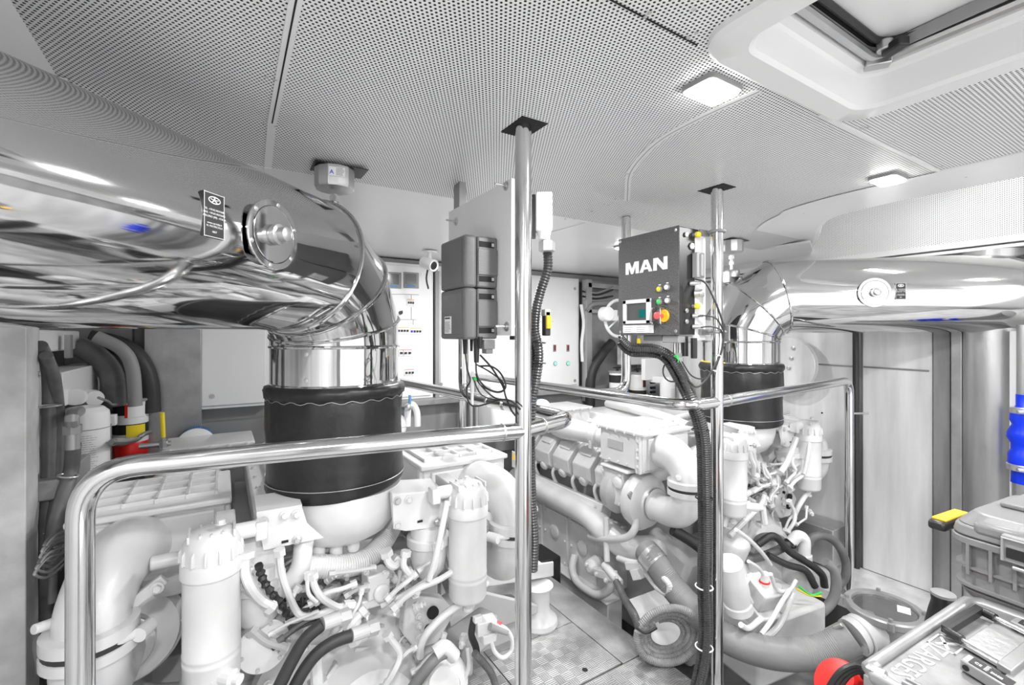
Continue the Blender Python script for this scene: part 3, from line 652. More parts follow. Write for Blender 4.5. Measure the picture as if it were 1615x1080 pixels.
def greyboxf(z0, z1, label, lab):
    x0, x1, y0, y1 = 0.628, 0.744, 1.283, 1.468
    r = thing('junction_box', ((x0 + x1) / 2, (y0 + y1) / 2, z0), label, 'box')
    b = B(); b.bb(x0 + 0.045, x1, y0, y1, z0, z1); b.build('body', 'greybox', r, bevel=0.006)
    b = B(); b.bb(x0, x0 + 0.043, y0 - 0.001, y1 + 0.001, z0 - 0.001, z1 + 0.001); lid = b.build('lid', 'greybox', r, bevel=0.009)
    b = B(); b.bb(x0 - 0.0015, x0, y0 + 0.018, y1 - 0.014, z0 + 0.014, z1 - 0.014); b.build('lid_panel', 'greybox', lid, bevel=0.001)
    for zz in (z0 + 0.018, z1 - 0.034):
        b = B(); b.bb(x0 + 0.05, x1 - 0.012, y0 - 0.0008, y0 + 0.003, zz, zz + 0.018); g = b.build('latch_recess', 'hole', r)
        b = B(); b.box((x1 - 0.018, y0 - 0.001, zz + 0.009), (0.008, 0.004, 0.01)); b.build('screw', 'bolt', r)
    b = B(); b.bb(x0 + 0.046, x1 - 0.002, y0 - 0.004, y0 - 0.0005, z0 + 0.04, z1 - 0.04); b.build('side_cover', 'greybox', r, bevel=0.001)
    if lab:
        b = B(); o = PW(701, 526, x0 - 0.0015); b.bb(x0 - 0.0022, x0 - 0.0012, o.y - 0.052, o.y, z0 + 0.017, z0 + 0.073); lbm = b.build('label', 'wht', r)
        lines((x0 - 0.0024, o.y - 0.003, z0 + 0.02), (0, -1, 0), Z3, 0.045, 0.036, 8, 0.0013, 'prt', lbm, seed=9)
        lines((x0 - 0.0024, o.y - 0.004, z0 + 0.059), (0, -1, 0), Z3, 0.04, 0.011, 1, 0.005, 'prt', lbm, seed=2)
    return r
greyboxf(1.648, 1.808, 'upper grey plastic junction box on the white board', False)
gb2 = greyboxf(1.487, 1.645, 'lower grey plastic junction box, white label on its lid', True)
b = B()
b.bb(0.70, 0.74, 1.29, 1.33, 1.455, 1.485); b.bb(0.71, 0.735, 1.295, 1.325, 1.44, 1.456)
b.build('socket', 'greylt', gb2, bevel=0.002)
b = B()
for (px, r_, l_) in [(733, 0.009, 0.05), (743, 0.006, 0.04), (751, 0.011, 0.075), (757, 0.008, 0.03)]:
    q = PW(px, 534, 0.68); b = B(); b.cyl(q + V((0, 0, 0.006)), q - Z3 * l_, r_, r_ * 0.7, seg=10); b.build('cable_gland', 'black', gb2)
# loose cables below it
cb = thing('cable_loops', PW(740, 560, 0.70), 'thin black cables looping from the grey boxes down to the rail', 'cable')
for pl, rr in [([(733, 555), (736, 580), (741, 600), (735, 615), (745, 640), (790, 630)], 0.0028), ([(750, 570), (752, 592), (765, 610), (785, 618), (797, 610), (790, 590), (775, 578), (755, 577)], 0.0028),
            ([(752, 600), (765, 615), (782, 628), (805, 632), (820, 645)], 0.0028), ([(757, 560), (775, 580), (792, 608), (797, 625), (805, 645), (812, 655)], 0.003),
            ([(745, 595), (757, 620), (778, 630), (800, 630)], 0.0025), ([(752, 575), (770, 585), (790, 600), (794, 615), (780, 618), (757, 606), (750, 590)], 0.0025)]:
    b = B(); b.tube([PW(x, y, 0.69) for x, y in pl], rr, 6, 6); b.build('cable', 'rubber', cb)
b = B(); q = PW(749, 597, 0.69); b.box(q, (0.008, 0.014, 0.012)); b.build('green_clip', 'green', cb, bevel=0.002)
b = B(); b.tube([PW(745, 584, 0.69), PW(744, 640, 0.70)], 0.005, 8, 1); b.build('clear_sleeve', 'white', cb)

# white conduit housing and corrugated loom behind the near post
cl = thing('cable_conduit', PZ(860, 330, 1.42), 'white conduit with brass-coloured gland and black corrugated loom running down behind the near post', 'conduit')
a0 = PZ(857, 305, 1.42); a1 = PZ(857, 366, 1.42)
b = B(); b.box((a0 + a1) / 2, (0.05, 0.04, (a0 - a1).length), rot=Matrix.Rotation(-YAW, 3, 'Z')); b.lathe(a1 + V((0, 0, 0.005)), (0, 0, -1), [(0.024, 0), (0.019, 0.02), (0.019, 0.03)], 16); b.build('cover', 'white', cl, bevel=0.004)
b = B(); b.box((a0 + a1) / 2 + V((-0.028, 0.03, -0.01)), (0.03, 0.03, (a0 - a1).length * 1.1), rot=Matrix.Rotation(-YAW, 3, 'Z')); b.build('backing', 'black', cl)
g0 = PZ(862, 380, 1.42); b = B(); b.lathe(g0, (0, 0, -1), [(0.019, 0), (0.025, 0.002), (0.025, 0.03), (0.02, 0.034)], 6); b.build('gland_nut', 'steel', cl, ang=20)
loom = [(863, 396), (863, 425), (852, 460), (845, 490), (843, 520), (848, 545), (849, 570), (843, 610), (838, 640), (836, 700), (838, 780), (842, 850), (840, 900)]
b = B(); b.corr([PZ(x, y, 1.44) for x, y in loom], 0.0155, 0.009, 0.16, 10); b.build('corrugated_hose', 'loom', cl)
b = B(); b.corr([PZ(x - 9, y + 15, 1.46) for x, y in loom[3:]], 0.0125, 0.008, 0.16, 10); b.build('corrugated_hose', 'rubber', cl)
b = B(); q = PZ(861, 510, 1.43); b.box(q, (0.02, 0.02, 0.075)); b.build('connector', 'black', cl, bevel=0.003)
b = B(); b.box(q + V((0, -0.008, 0.004)), (0.016, 0.018, 0.04)); yl = b.build('connector_sleeve', 'orange', cl, bevel=0.002)
b = B(); b.box(PZ(861, 493, 1.43), (0.024, 0.02, 0.02)); b.build('connector_neck', 'greylt', cl, bevel=0.002)
for (x, y) in [(850, 540), (850, 572), (841, 640)]:
    q = PZ(x, y, 1.44); b = B(); b.torus(q, (0.1, 0, 1), 0.019, 0.002, 16, 6); b.build('cable_tie', 'black', cl)

# ================================================================ DARK CONTROL BOX WITH LETTERS
mb = thing('control_box', (1.58, 1.36, 1.5), 'dark grey engine control box with big white lettering and coloured buttons', 'control box')
X = 1.52; bl = PW(975, 530, X); br = PW(1070, 529, X); tl = PW(975, 380, X); tr = PW(1070, 354, X)
z0, z1, ya, yb = 1.4985, 1.93, br.y, bl.y
b = B(); b.bb(X + 0.004, X + 0.125, ya + 0.002, yb - 0.002, z0 + 0.002, z1 - 0.002); b.build('housing', 'black', mb, bevel=0.003)
b = B(); b.bb(X, X + 0.0035, ya, yb, z0, z1); fr = b.build('front_panel', 'ctrl', mb, bevel=0.001)
for (y, z) in ((ya + 0.014, z0 + 0.016), (yb - 0.012, z0 + 0.014), (ya + 0.014, z1 - 0.016), (yb - 0.012, z1 - 0.012)): bolt(fr, (X, y, z), (-1, 0, 0), 0.005, 'bolt', 'screw', 0.4)
def pts_px(l, x=X - 0.0012): return [PW(a, c, x) for a, c in l]
# letters M A N (wide, heavy) on a local grid
Hh = 0.052
o0 = PW(986.5, 432, X); o1 = PW(1052.5, 419, X); totw = (o0.y - o1.y); zb = 1.765
def let(poly, x0, wd, holes=None):
    b_ = B(); return [(x0 + p[0] * wd, p[1] * Hh) for p in poly]
lw = totw / 3.22
Mp = [(0, 0), (.24, 0), (.24, .58), (.42, 0), (.58, 0), (.76, .58), (.76, 0), (1, 0), (1, 1), (.68, 1), (.5, .46), (.32, 1), (0, 1)]
Np = [(0, 0), (.26, 0), (.26, .60), (.68, 0), (1, 0), (1, 1), (.74, 1), (.74, .42), (.34, 1), (0, 1)]
Ao = [(0, 0), (.27, 0), (.35, .22), (.65, .22), (.73, 0), (1, 0), (.64, 1), (.36, 1)]
def tri_fill(poly, hole, name):
    bm = bmesh.new(); es = []
    for lp in (poly, hole):
        if not lp: continue
        vs = [bm.verts.new((X - 0.0014, o0.y - p[0], zb + p[1])) for p in lp]; es += [bm.edges.new((vs[i], vs[(i + 1) % len(vs)])) for i in range(len(vs))]
    bmesh.ops.triangle_fill(bm, edges=es, use_beauty=True)
    r = bmesh.ops.extrude_face_region(bm, geom=bm.faces[:])
    for gg in r['geom']:
        if isinstance(gg, bmesh.types.BMVert): gg.co.x += 0.0016
    bmesh.ops.recalc_face_normals(bm, faces=bm.faces)
    o00 = ORG[fr.name]
    for v_ in bm.verts: v_.co -= o00
    me = bpy.data.meshes.new(name); bm.to_mesh(me); bm.free(); me.materials.append(M['wht'])
    o = bpy.data.objects.new(name, me); COL.objects.link(o); o.parent = fr
tri_fill(let(Mp, 0, lw * 1.08), None, 'letter_m')
tri_fill(let(Ao, lw * 1.13, lw), [(lw * 1.13 + p[0] * lw, p[1] * Hh) for p in [(.41, .40), (.59, .40), (.5, .70)]], 'letter_a')
tri_fill(let(Np, lw * 2.19, lw * 1.02), None, 'letter_n')
# display window
a = PW(984, 509, X); c = PW(1027, 468, X)
b = B(); y0_, y1_, zz0, zz1 = c.y, a.y, 1.548, 1.652
for (p, q_, r_, s_) in ((y0_, y1_, zz1 - 0.016, zz1), (y0_, y1_, zz0, zz0 + 0.014), (y0_, y0_ + 0.022, zz0, zz1), (y1_ - 0.018, y1_, zz0, zz1)): b.bb(X - 0.009, X - 0.0005, p, q_, r_, s_)
dw = b.build('display_frame', 'white', fr, bevel=0.001, label='pale display frame')
b = B(); b.bb(X - 0.003, X - 0.001, y0_ + 0.02, y1_ - 0.016, zz0 + 0.012, zz1 - 0.014); b.build('display', 'lcdg', dw)
b = B(); b.bb(X - 0.0045, X - 0.0032, y0_ + 0.024, y0_ + 0.066, zz0 + 0.026, zz0 + 0.06); b.build('display_screen', 'lcd', dw, label='teal display screen')
b = B(); b.bb(X - 0.002, X - 0.0003, y0_ - 0.012, y1_ + 0.006, 1.508, 1.543); pl_ = b.build('instruction_plate', 'wht', fr)
lines((X - 0.0021, y1_ - 0.004, 1.511), (0, -1, 0), Z3, 0.055, 0.024, 3, 0.0012, 'greymid', pl_, seed=5); lines((X - 0.0021, y1_ - 0.075, 1.511), (0, -1, 0), Z3, 0.055, 0.024, 3, 0.0012, 'greymid', pl_, seed=6)
for (px, py, m, nm) in [(1040, 456, 'yellow', 'yellow push button'), (1052, 453, 'white', 'white push button'), (1040, 476, 'green', 'green push button'), (1053, 474, 'white', 'white push button')]:
    q = PW(px, py, X); b = B(); b.lathe(q, (-1, 0, 0), [(0.0125, 0), (0.0125, 0.005), (0.0115, 0.007)], 20); rg = b.build('push_button', 'greylt', fr)
    b = B(); b.lathe(q + V((-0.0065, 0, 0)), (-1, 0, 0), [(0.0095, 0), (0.0095, 0.003), (0.008, 0.004)], 20); b.build('button_cap', m, rg, label=nm)
    b = B(); b.bb(X - 0.0015, X - 0.0002, q.y - 0.006, q.y + 0.005, q.z + 0.0155, q.z + 0.0195); b.build('button_label', 'wht', fr)
q = PW(1046, 498, X); b = B(); b.lathe(q + V((0, -0.004, 0)), (-1, 0, 0), [(0.026, 0), (0.026, 0.006), (0.024, 0.008)], 24); es_ = b.build('stop_disc', 'orange', fr, label='amber disc')
b = B(); b.lathe(q + V((-0.008, 0, 0)), (-1, 0, 0), [(0.008, 0), (0.008, 0.018), (0.0145, 0.02), (0.0155, 0.026), (0.0145, 0.034), (0.01, 0.036)], 24); b.build('stop_button', 'redmix', es_, label='red stop button')
for dy in (0.030, -0.012):
    b = B(); b.tube(fillet([q + V((0, dy, 0.033)), q + V((-0.035, dy, 0.033)), q + V((-0.035, dy, -0.033)), q + V((0, dy, -0.033))], 0.01), 0.003, 8, 1); b.build('guard_loop', 'mirror', es_)
# fittings on the aft side of the box
side = lambda px, py: PL(px, py, ya)
b = B(); q = side(1104, 420); b.box((X + 0.105, ya - 0.012, q.z + 0.0), (0.05, 0.024, 0.10)); b.box((X + 0.108, ya - 0.026, q.z), (0.02, 0.008, 0.09)); b.build('connector_block', 'greylt', mb, bevel=0.003)
for (px, py, rr, m) in [(1081, 370, 0.010, 'bolt'), (1090, 388, 0.015, 'bolt'), (1082, 490, 0.010, 'bolt'), (1082, 507, 0.010, 'bolt')]:
    b = B(); b.lathe(side(px, py), (0, -1, 0), [(rr, 0), (rr, 0.004), (rr * 0.8, 0.006)], 6); b.build('plug_cap', m, mb)
for (px, py, m) in [(1096, 371, 'yellow'), (1095, 483, 'yellow')]:
    q = side(px, py); b = B(); b.cyl(q + V((-0.012, 0, 0)), q + V((-0.012, -0.012, 0)), 0.008, seg=12); b.build('gland', 'bolt', mb)
    b = B(); b.lathe(q + V((-0.003, -0.014, 0)), (1, -0.3, 0), [(0.009, -0.01), (0.012, -0.006), (0.012, 0.006), (0.009, 0.01)], 10); b.build('gland_cap', m, mb, label='yellow gland cap')
for (px, py) in [(1088, 447), (1092, 498), (1092, 515)]:
    q = side(px, py); b = B(); b.lathe(q, (0.5, -1, 0), [(0.009, 0), (0.009, 0.02), (0.006, 0.026), (0.006, 0.04)], 12); b.build('gland', 'bolt', mb)
q = side(1095, 463); b = B(); b.lathe(q, (0.6, -1, 0), [(0.015, 0), (0.015, 0.018), (0.017, 0.02), (0.017, 0.03), (0.012, 0.036)], 16); b.build('round_connector', 'bolt', mb)
b = B(); b.bb(X + 0.10, X + 0.165, ya + 0.0, ya + 0.01, z0 - 0.02, z1 - 0.02); b.build('back_plate', 'white', mb)
for z in (1.512, 1.915):
    b = B(); b.bb(X + 0.12, FP.x + 0.01, ya - 0.012, ya + 0.0, z - 0.012, z + 0.012); b.torus((FP.x, FP.y, z), Z3, RR + 0.006, 0.007, 20, 6); b.build('post_clamp', 'greymid' if z > 1.7 else 'alu', mb, bevel=0.002)
b = B(); b.bb(X + 0.01, X + 0.10, ya + 0.01, ya + 0.09, z0 - 0.03, z0); b.bb(X + 0.02, X + 0.10, ya + 0.1, ya + 0.2, z0 - 0.024, z0); b.build('lower_casing', 'greylt', mb, bevel=0.003)
for k, (px, py) in enumerate([(1064, 545), (1072, 545), (1080, 542), (1094, 545)]):
    q = PW(px, py, X + 0.06); b = B(); b.cyl(q + Z3 * 0.03, q - Z3 * (0.03 + 0.02 * (k > 1)), 0.008 + 0.004 * (k > 1), seg=10); b.build('gland', 'black' if k > 1 else 'bolt', mb)
b = B(); q = PW(1007, 537, X + 0.02); b.lathe(q + Z3 * 0.01, (0, 0, -1), [(0.008, 0), (0.009, 0.02), (0.006, 0.026)], 10); b.build('gland_cap', 'yellow', mb, label='yellow gland cap below the box')
b = B(); q = PW(1066, 566, X + 0.04); b.box(q, (0.012, 0.018, 0.03)); b.build('green_clip', 'green', mb, bevel=0.002)
b = B(); b.tube([PW(988, 536, 1.56), PW(1005, 552, 1.55), PW(1020, 560, 1.55), PW(1034, 562, 1.56)], 0.0035, 8, 6); b.build('earth_wire', M['yellow'], mb, label='yellow-green earth wire')
# thin cables looping round the post
tc_ = thing('thin_cables', PZ(1130, 560, 1.86), 'thin black cables curling down beside the far post from the dark control box', 'cable')
for pl, rr in [([(1096, 440), (1112, 446), (1125, 470), (1135, 495), (1141, 520), (1137, 555), (1125, 580), (1112, 600), (1098, 610), (1085, 600)], 0.004), ([(1105, 516), (1120, 515), (1136, 520), (1140, 535)], 0.003), ([(1100, 498), (1115, 498), (1130, 503), (1140, 520)], 0.003),
    ([(1136, 560), (1125, 585), (1108, 597), (1090, 592), (1075, 570)], 0.003)]:
    b = B(); b.tube([PZ(x, y, 1.83) for x, y in pl], rr, 6, 6); b.build('cable', 'rubber', tc_)
b = B(); b.tube([PZ(1060 + 15 * math.cos(a / 3), 585 + 17 * math.sin(a / 3), 1.9 + 0.002 * a) for a in range(0, 40)], 0.003, 6, 1); b.build('cable', 'rubber', tc_)
for (x, y) in [(1133, 561), (1126, 585)]:
    b = B(); b.torus(PZ(x, y, 1.83), (0.4, 0, 1), 0.008, 0.002, 10, 5); b.build('cable_tie', 'wht', tc_)
# thick corrugated loom from the box down the far post
lm = thing('corrugated_loom', PZ(1105, 700, 1.85), 'thick bundle of corrugated hoses from the dark control box down the far post', 'hose')
base = [(978, 536), (995, 550), (1030, 552), (1052, 562), (1070, 590), (1088, 630), (1100, 660), (1108, 700), (1110, 760), (1111, 840), (1110, 920), (1112, 1000), (1104, 1060), (1090, 1110)]
for k, (dx, dy, dz, rr) in enumerate([(-6, 6, 0, 0.0125), (3, 0, -0.03, 0.0135), (8, -3, 0.02, 0.012), (0, 8, 0.03, 0.012), (-2, -6, 0.0, 0.011)]):
    P = []
    for i, (x, y) in enumerate(base):
        t = min(1, i / 5); P.append(PZ(x + dx * (0.35 + 0.65 * t), y + (dy if i < 5 else 0), 2.02 + (1.83 - 2.02) * t + dz))
    b = B(); b.corr(P, rr, 0.009, 0.15, 9); b.build('corrugated_hose', 'loom', lm)
for (x, y, zz) in [(1055, 565, 1.87), (1104, 678, 1.83), (1110, 785, 1.83), (1110, 925, 1.83), (1110, 1020, 1.83)]:
    b = B(); b.torus(PZ(x, y, zz), (0.5 if y < 600 else 0.05, 0, 1), 0.032, 0.003, 20, 6); b.build('cable_tie', 'wht' if y > 900 else 'black', lm)
# ================================================================ ENGINES (one built in full, its twin a copy)
EO = V((0.35, 1.70, 0)); E2O = V((2.62, 1.66, 0))
def e(u, v, h): return V((EO.x + u, EO.y + v, h))
def F(px, py, v): return PL(px, py, EO.y + v)
def S(px, py, u): return PW(px, py, E2O.x + u) - (E2O - EO)
eng = thing('marine_engine', EO, 'white-painted V12 marine diesel engine nearest the viewer, under the large left duct', 'engine', 'twin marine diesel engines')
RX = lambda a: Matrix.Rotation(math.radians(a), 3, 'X')
RY = lambda a: Matrix.Rotation(math.radians(a), 3, 'Y')
RZ = lambda a: Matrix.Rotation(math.radians(a), 3, 'Z')
P_ = 'paint'
def pb(name, m=P_, bevel=0.004, label=None, parent=None, ang=35): 
    def f(b): return b.build(name, m, parent or eng, bevel=bevel, label=label, ang=ang)
    return f
# crankcase, oil pan, bearers
b = B(); b.bb(EO.x - .42, EO.x + .42, EO.y + .12, EO.y + 1.45, -0.25, 0.52); b.prism([e(-.42, .2, .5), e(.42, .2, .5), e(.30, .2, .66), e(-.30, .2, .66)], (0, 1.2, 0)); pb('crankcase', 'paintg', 0.01)(b)
b = B(); b.bb(EO.x - .3, EO.x + .3, EO.y + .1, EO.y + 1.4, -0.45, -0.25); pb('oil_pan', 'paintg', 0.02)(b)
for s in (-1, 1):
    b = B(); b.box(e(s * .60, .98, -.22), (.12, 1.15, .22)); b.box(e(s * .60, .98, -.105), (.16, 1.17, .015)); pb('engine_bearer', P_, 0.006)(b)
    # side covers with bosses
    b = B(); b.box(e(s * .50, .93, .08), (.18, .9, .40)); pn = pb('side_cover', P_, 0.008)(b)
    for k in range(3):
        v0 = .58 + k * .3
        b = B(); b.box(e(s * .595, v0 + .12, .07), (.02, .27, .34)); b.lathe(e(s * .605, v0 + .12, .10), (s, 0, 0), [(.05, 0), (.05, .006), (.04, .012), (.02, .012)], 20)
        pl = pb('access_cover', P_, 0.005)(b)
        for dv in (-.115, .115):
            for hz in (-.08, .07, .22): bolt(pl, e(s * .605, v0 + .12 + dv, hz), (s, 0, 0), .0075, P_)
    # coolant manifold running low along the bank
    b = B(); b.tube([e(s * .62, 1.5, .36), e(s * .62, 1.0, .36), e(s * .63, .62, .35), e(s * .64, .42, .30), e(s * .60, .28, .26), e(s * .45, .2, .25)], .075, 20, 6); pb('coolant_manifold', P_, 0)(b)
    b = B(); b.box(e(s * .58, 1.0, .40), (.1, 1.0, .07), RY(s * -20)); mf = pb('manifold_flange', P_, 0.008)(b)
    for k in range(5): bolt(mf, e(s * .63, .55 + k * .22, .42), (s, 0, .4), .008, P_)
    # cylinder head covers
    for k in range(5):
        vc = .52 + k * .225; c = e(s * .46, vc, .63); R = RY(s * 38)
        b = B()
        prof = [(-.13, -.08), (.13, -.08), (.145, .0), (.10, .075), (-.02, .10), (-.10, .075), (-.14, .0)]
        pts_ = [c + R @ V((a * s, -.09, z)) for a, z in prof]; b.prism(pts_, R @ V((0, .18, 0)))
        b.box(c + R @ V((-.02 * s, 0, .098)), (.10, .11, .012), R)
        hc = pb('cylinder_head_cover', P_, 0.014)(b)
        b = B(); b.lathe(c + R @ V((.135 * s, -.0, -.03)), R @ V((s, 0, .1)), [(.035, 0), (.035, .02), (.026, .028), (.014, .028)], 16); b.build('head_port', P_, hc, bevel=0)
        for a in (-.06, .06): bolt(hc, c + R @ V((.125 * s, a, .02)), R @ V((s, 0, .6)), .007, P_)
        b = B(); b.tube([c + R @ V((.10 * s, .10, -.02)), c + R @ V((.17 * s, .11, -.05)), c + R @ V((.2 * s, .11, -.2))], .012, 8, 5); b.build('lifting_pipe' if 0 else 'injector_pipe', P_, hc)
    # wiring rail above the heads
    b = B(); b.tube([e(s * .36, .35, .76), e(s * .35, .8, .775), e(s * .34, 1.5, .77)], .011, 8, 5); pb('wiring_rail', 'rubber', 0)(b)
    # charge air cooler box at the near end
    x0, x1 = (.33, .72); cu = (x0 + x1) / 2
    b = B(); b.box(e(s * cu, .25, .865), (x1 - x0 - .02, .33, .20)); b.box(e(s * cu, .25, .963), (x1 - x0 + .015, .37, .02)); b.box(e(s * cu, .12, .86), (x1 - x0 + .01, .018, .22)); b.box(e(s * cu, .10, .86), (x1 - x0 + .01, .016, .22))
    b.box(e(s * cu, .085, .855), (x1 - x0 - .08, .03, .17)); cool = pb('charge_air_cooler', P_, 0.006)(b)
    b = B()
    for i in range(5): b.box(e(s * (x0 + .035 + i * .08), .27, .978), (.012, .29, .016))
    for j in range(4): b.box(e(s * cu, .135 + j * .09, .978), (.33, .012, .016))
    b.build('cooler_rib_grid', P_, cool, bevel=0.003)
    for i in range(6):
        bolt(cool, e(s * (x0 + .02 + i * .07), .088, .955), (0, -1, 0), .007, P_ if i % 2 else 'bolt'); bolt(cool, e(s * (x0 + .02 + i * .07), .088, .765), (0, -1, 0), .007, P_)
    for j in range(5):
        bolt(cool, e(s * (x1 + .002), .13 + j * .07, .957), (s, 0, .3), .008, P_); bolt(cool, e(s * (x1 - .01), .13 + j * .07, .78), (s, 0, 0), .007, P_)
    for j in range(4): bolt(cool, e(s * (x1 + .0), .112, .79 + j * .045), (s * .5, -1, 0), .009, P_)
    b = B(); b.box(e(s * (x1 - .008), .29, .875), (.006, .12, .05)); b.build('cooler_badge', 'paintg', cool, bevel=0.001)
    # crossover bracket below the cooler
    b = B(); b.box(e(s * .60, .30, .735), (.24, .22, .02)); b.box(e(s * .62, .33, .62), (.16, .17, .20)); b.lathe(e(s * .70, .27, .66), (s, 0, 0), [(.035, 0), (.035, .02), (.02, .025)], 16); th = pb('thermostat_housing', P_, 0.012)(b)
    for a in (-.07, .07):
        for c_ in (.54, .70): bolt(th, e(s * (.705), .33 + a, c_), (s, 0, 0), .009, P_)
    b = B(); b.box(e(s * .708, .37, .60), (.004, .05, .03)); b.build('rating_plate', 'greylt', th)
    # elbow from cooler down and under to the turbocharger
    pth = [e(s * .56, .16, .85), e(s * .575, .07, .87), e(s * .605, -.04, .865), e(s * .625, -.12, .81), e(s * .63, -.135, .745)]
    b = B(); b.tube(pth, .085, 26, 6, rf=lambda t, l: .092 - .012 * t + .004 * math.sin(t * 6)); el = pb('air_elbow', P_, 0)(b)
    for hz, dh in ((.755, .034), (.712, .030)):
        b = B(); b.lathe(e(s * .63, -.135, hz - dh / 2), (0, 0, 1), [(.082, 0), (.098, .002), (.098, dh - .004), (.09, dh)], 32); b.build('clamp_ring', P_, el)
    b = B(); b.lathe(e(s * .63, -.135, .725), (0, 0, 1), [(.094, 0), (.094, .014)], 32); b.build('rubber_joint', 'rubber', el)
    b = B(); b.cyl(e(s * .63 - .10 * s, -.17, .735), e(s * .63 - .05 * s, -.20, .735), .011); b.cyl(e(s * .63 - .10 * s, -.19, .735), e(s * .63 - .12 * s, -.15, .735), .018); b.build('clamp_bolt', P_, el)
    b = B(); b.tube([e(s * .63, -.135, .705), e(s * .63, -.125, .64), e(s * .625, -.07, .585), e(s * .62, .0, .57), e(s * .615, .09, .57)], .082, 26, 6, rf=lambda t, l: .083 - .012 * t); pb('intake_elbow', P_, 0)(b)
    b = B(); b.cyl(e(s * .52, -.06, .86), e(s * .44, -.06, .86), .02, seg=12); b.box(e(s * .55, -.095, .78), (.16, .02, .03), RY(s * 35)); br = pb('elbow_bracket', P_, 0.004)(b)
    bolt(br, e(s * .50, -.11, .81), (0, -1, 0), .011, P_); bolt(br, e(s * .60, -.11, .755), (0, -1, 0), .011, P_)
    b = B(); b.cyl(e(s * .69, -.12, .79), e(s * .73, -.16, .80), .012); br2 = pb('elbow_stud', P_, 0.002)(b)
    # turbocharger
    c = e(s * .61, .18, .575)
    b = B(); b.lathe(c, (0, -1, 0), [(.05, -.12), (.07, -.08), (.11, -.06), (.145, -.03), (.155, .01), (.145, .045), (.11, .065), (.09, .07), (.085, .10), (.075, .105)], 36)
    b.tube([c + V((s * .12 * math.cos(t * .1), 0.0, .12 * math.sin(t * .1))) for t in range(0, 52)], .03, 10, 1, rf=lambda t, l: .02 + .03 * t); tb = pb('turbocharger', P_, 0)(b)
    b = B(); b.lathe(c, (0, -1, 0), [(.08, .086), (.089, .088), (.089, .098), (.08, .1)], 32); b.build('v_band_clamp', 'steel', tb)
    b = B(); b.lathe(c + V((0, .10, 0)), (0, 1, 0), [(.06, 0), (.09, .02), (.13, .06), (.12, .12), (.07, .16)], 30); b.build('turbine_housing', 'paintg', tb)
    b = B(); b.box(c + V((s * .13, -.04, .05)), (.03, .012, .05), RY(s * 30)); b.build('turbo_plate', 'greylt', tb)
    b = B(); b.tube([c + V((-s * .02, .12, .1)), e(s * .45, .1, .75), e(s * .3, .02, .82), e(s * .16, .0, .85)], .06, 16, 6); pb('exhaust_crossover', P_, 0)(b)
    # charge air pipe along the bank with collars, then rear cooler box
    b = B(); b.cyl(e(s * .56, .40, .86), e(s * .56, .62, .85), .058, seg=24); pb('air_pipe', P_, 0)(b)
    b = B(); b.lathe(e(s * .56, .56, .855), (0, 1, 0), [(.06, 0), (.075, .004), (.078, .03), (.07, .04), (.08, .05), (.078, .075), (.06, .08)], 28); cl_ = pb('pipe_collar', P_, 0)(b)
    b = B(); b.box(e(s * .62, .60, .80), (.02, .03, .05)); b.build('collar_bolt', P_, cl_, bevel=0.003)
    b = B(); b.tube([e(s * .56, .62, .85), e(s * .55, .78, .845), e(s * .52, .98, .83), e(s * .45, 1.14, .82)], .06, 20, 6, rf=lambda t, l: .058 + .035 * t); pb('tapered_air_pipe', P_, 0)(b)
    b = B(); b.box(e(s * .40, 1.20, .88), (.36, .28, .12)); b.box(e(s * .40, 1.20, .945), (.39, .31, .018)); rb = pb('rear_air_box', P_, 0.006)(b)
    for i in range(5): bolt(rb, e(s * (.24 + i * .08), 1.04, .945), (0, -1, 0), .008, P_); bolt(rb, e(s * .597, 1.07 + i * .065, .945), (s, 0, 0), .008, P_)
    # blue pleated air filter at the far end
    fc = e(s * .47, 1.47, .90) if s < 0 else e(.60, 1.42, .90)
    b = B(); n_ = 60; seg = n_ * 2; vs = []; fs = []
    for i, (rr, t) in enumerate([(.085, -.11), (.085, .02), (.078, .06), (.05, .09)]):
        for k in range(seg):
            a = 2 * PI * k / seg; q = rr - (.006 if k % 2 else 0); vs.append(fc + V((q * math.cos(a), t, q * math.sin(a))))
    for i in range(3):
        for k in range(seg): k2 = (k + 1) % seg; fs.append((i * seg + k, i * seg + k2, (i + 1) * seg + k2, (i + 1) * seg + k))
    fs.append(tuple(range(seg))); b.add(vs, fs); af = b.build('air_filter', 'bluef', eng, smooth=False, label='blue pleated air filter')
    b = B(); b.lathe(fc, (0, -1, 0), [(.09, .105), (.092, .107), (.092, .125), (.08, .13)], 32); b.build('filter_end_cap', 'white', af)
    # fuel filter with ribbed head
    fx = s * .372; f0 = e(fx, -.25, 0)
    b = B(); b.lathe(f0, Z3, [(.02, .585), (.045, .587), (.060, .596), (.0645, .606), (.0655, .66), (.0665, .662), (.0665, .668), (.0655, .67), (.0655, .678), (.0665, .68), (.0665, .686), (.0655, .688), (.0655, .875), (.067, .88), (.0705, .883), (.0705, .914), (.067, .92)], 36)
    ff = pb('fuel_filter', P_, 0)(b)
    b = B(); b.lathe(f0, Z3, [(.066, .918), (.066, .955), (.062, .97), (.05, .988), (.03, .996)], 32)
    for k in range(14):
        a = 2 * PI * k / 14; d = V((math.cos(a), math.sin(a), 0)); t = V((-d.y, d.x, 0)); b.prism([f0 + d * .05 + V((0, 0, .92)), f0 + d * .0735 + V((0, 0, .922)), f0 + d * .0715 + V((0, 0, .95)), f0 + d * .045 + V((0, 0, .985))], t * .006)
    for k in range(5): b.box(f0 + V((-.05 + k * .025, .0, .985)), (.006, .10 - .012 * abs(k - 2), .018))
    b.build('filter_head', P_, ff, bevel=0.0015)
    b = B(); b.lathe(f0, Z3, [(.01, .545), (.018, .55), (.018, .56), (.012, .565), (.012, .59)], 10); b.build('drain_plug', P_, ff)
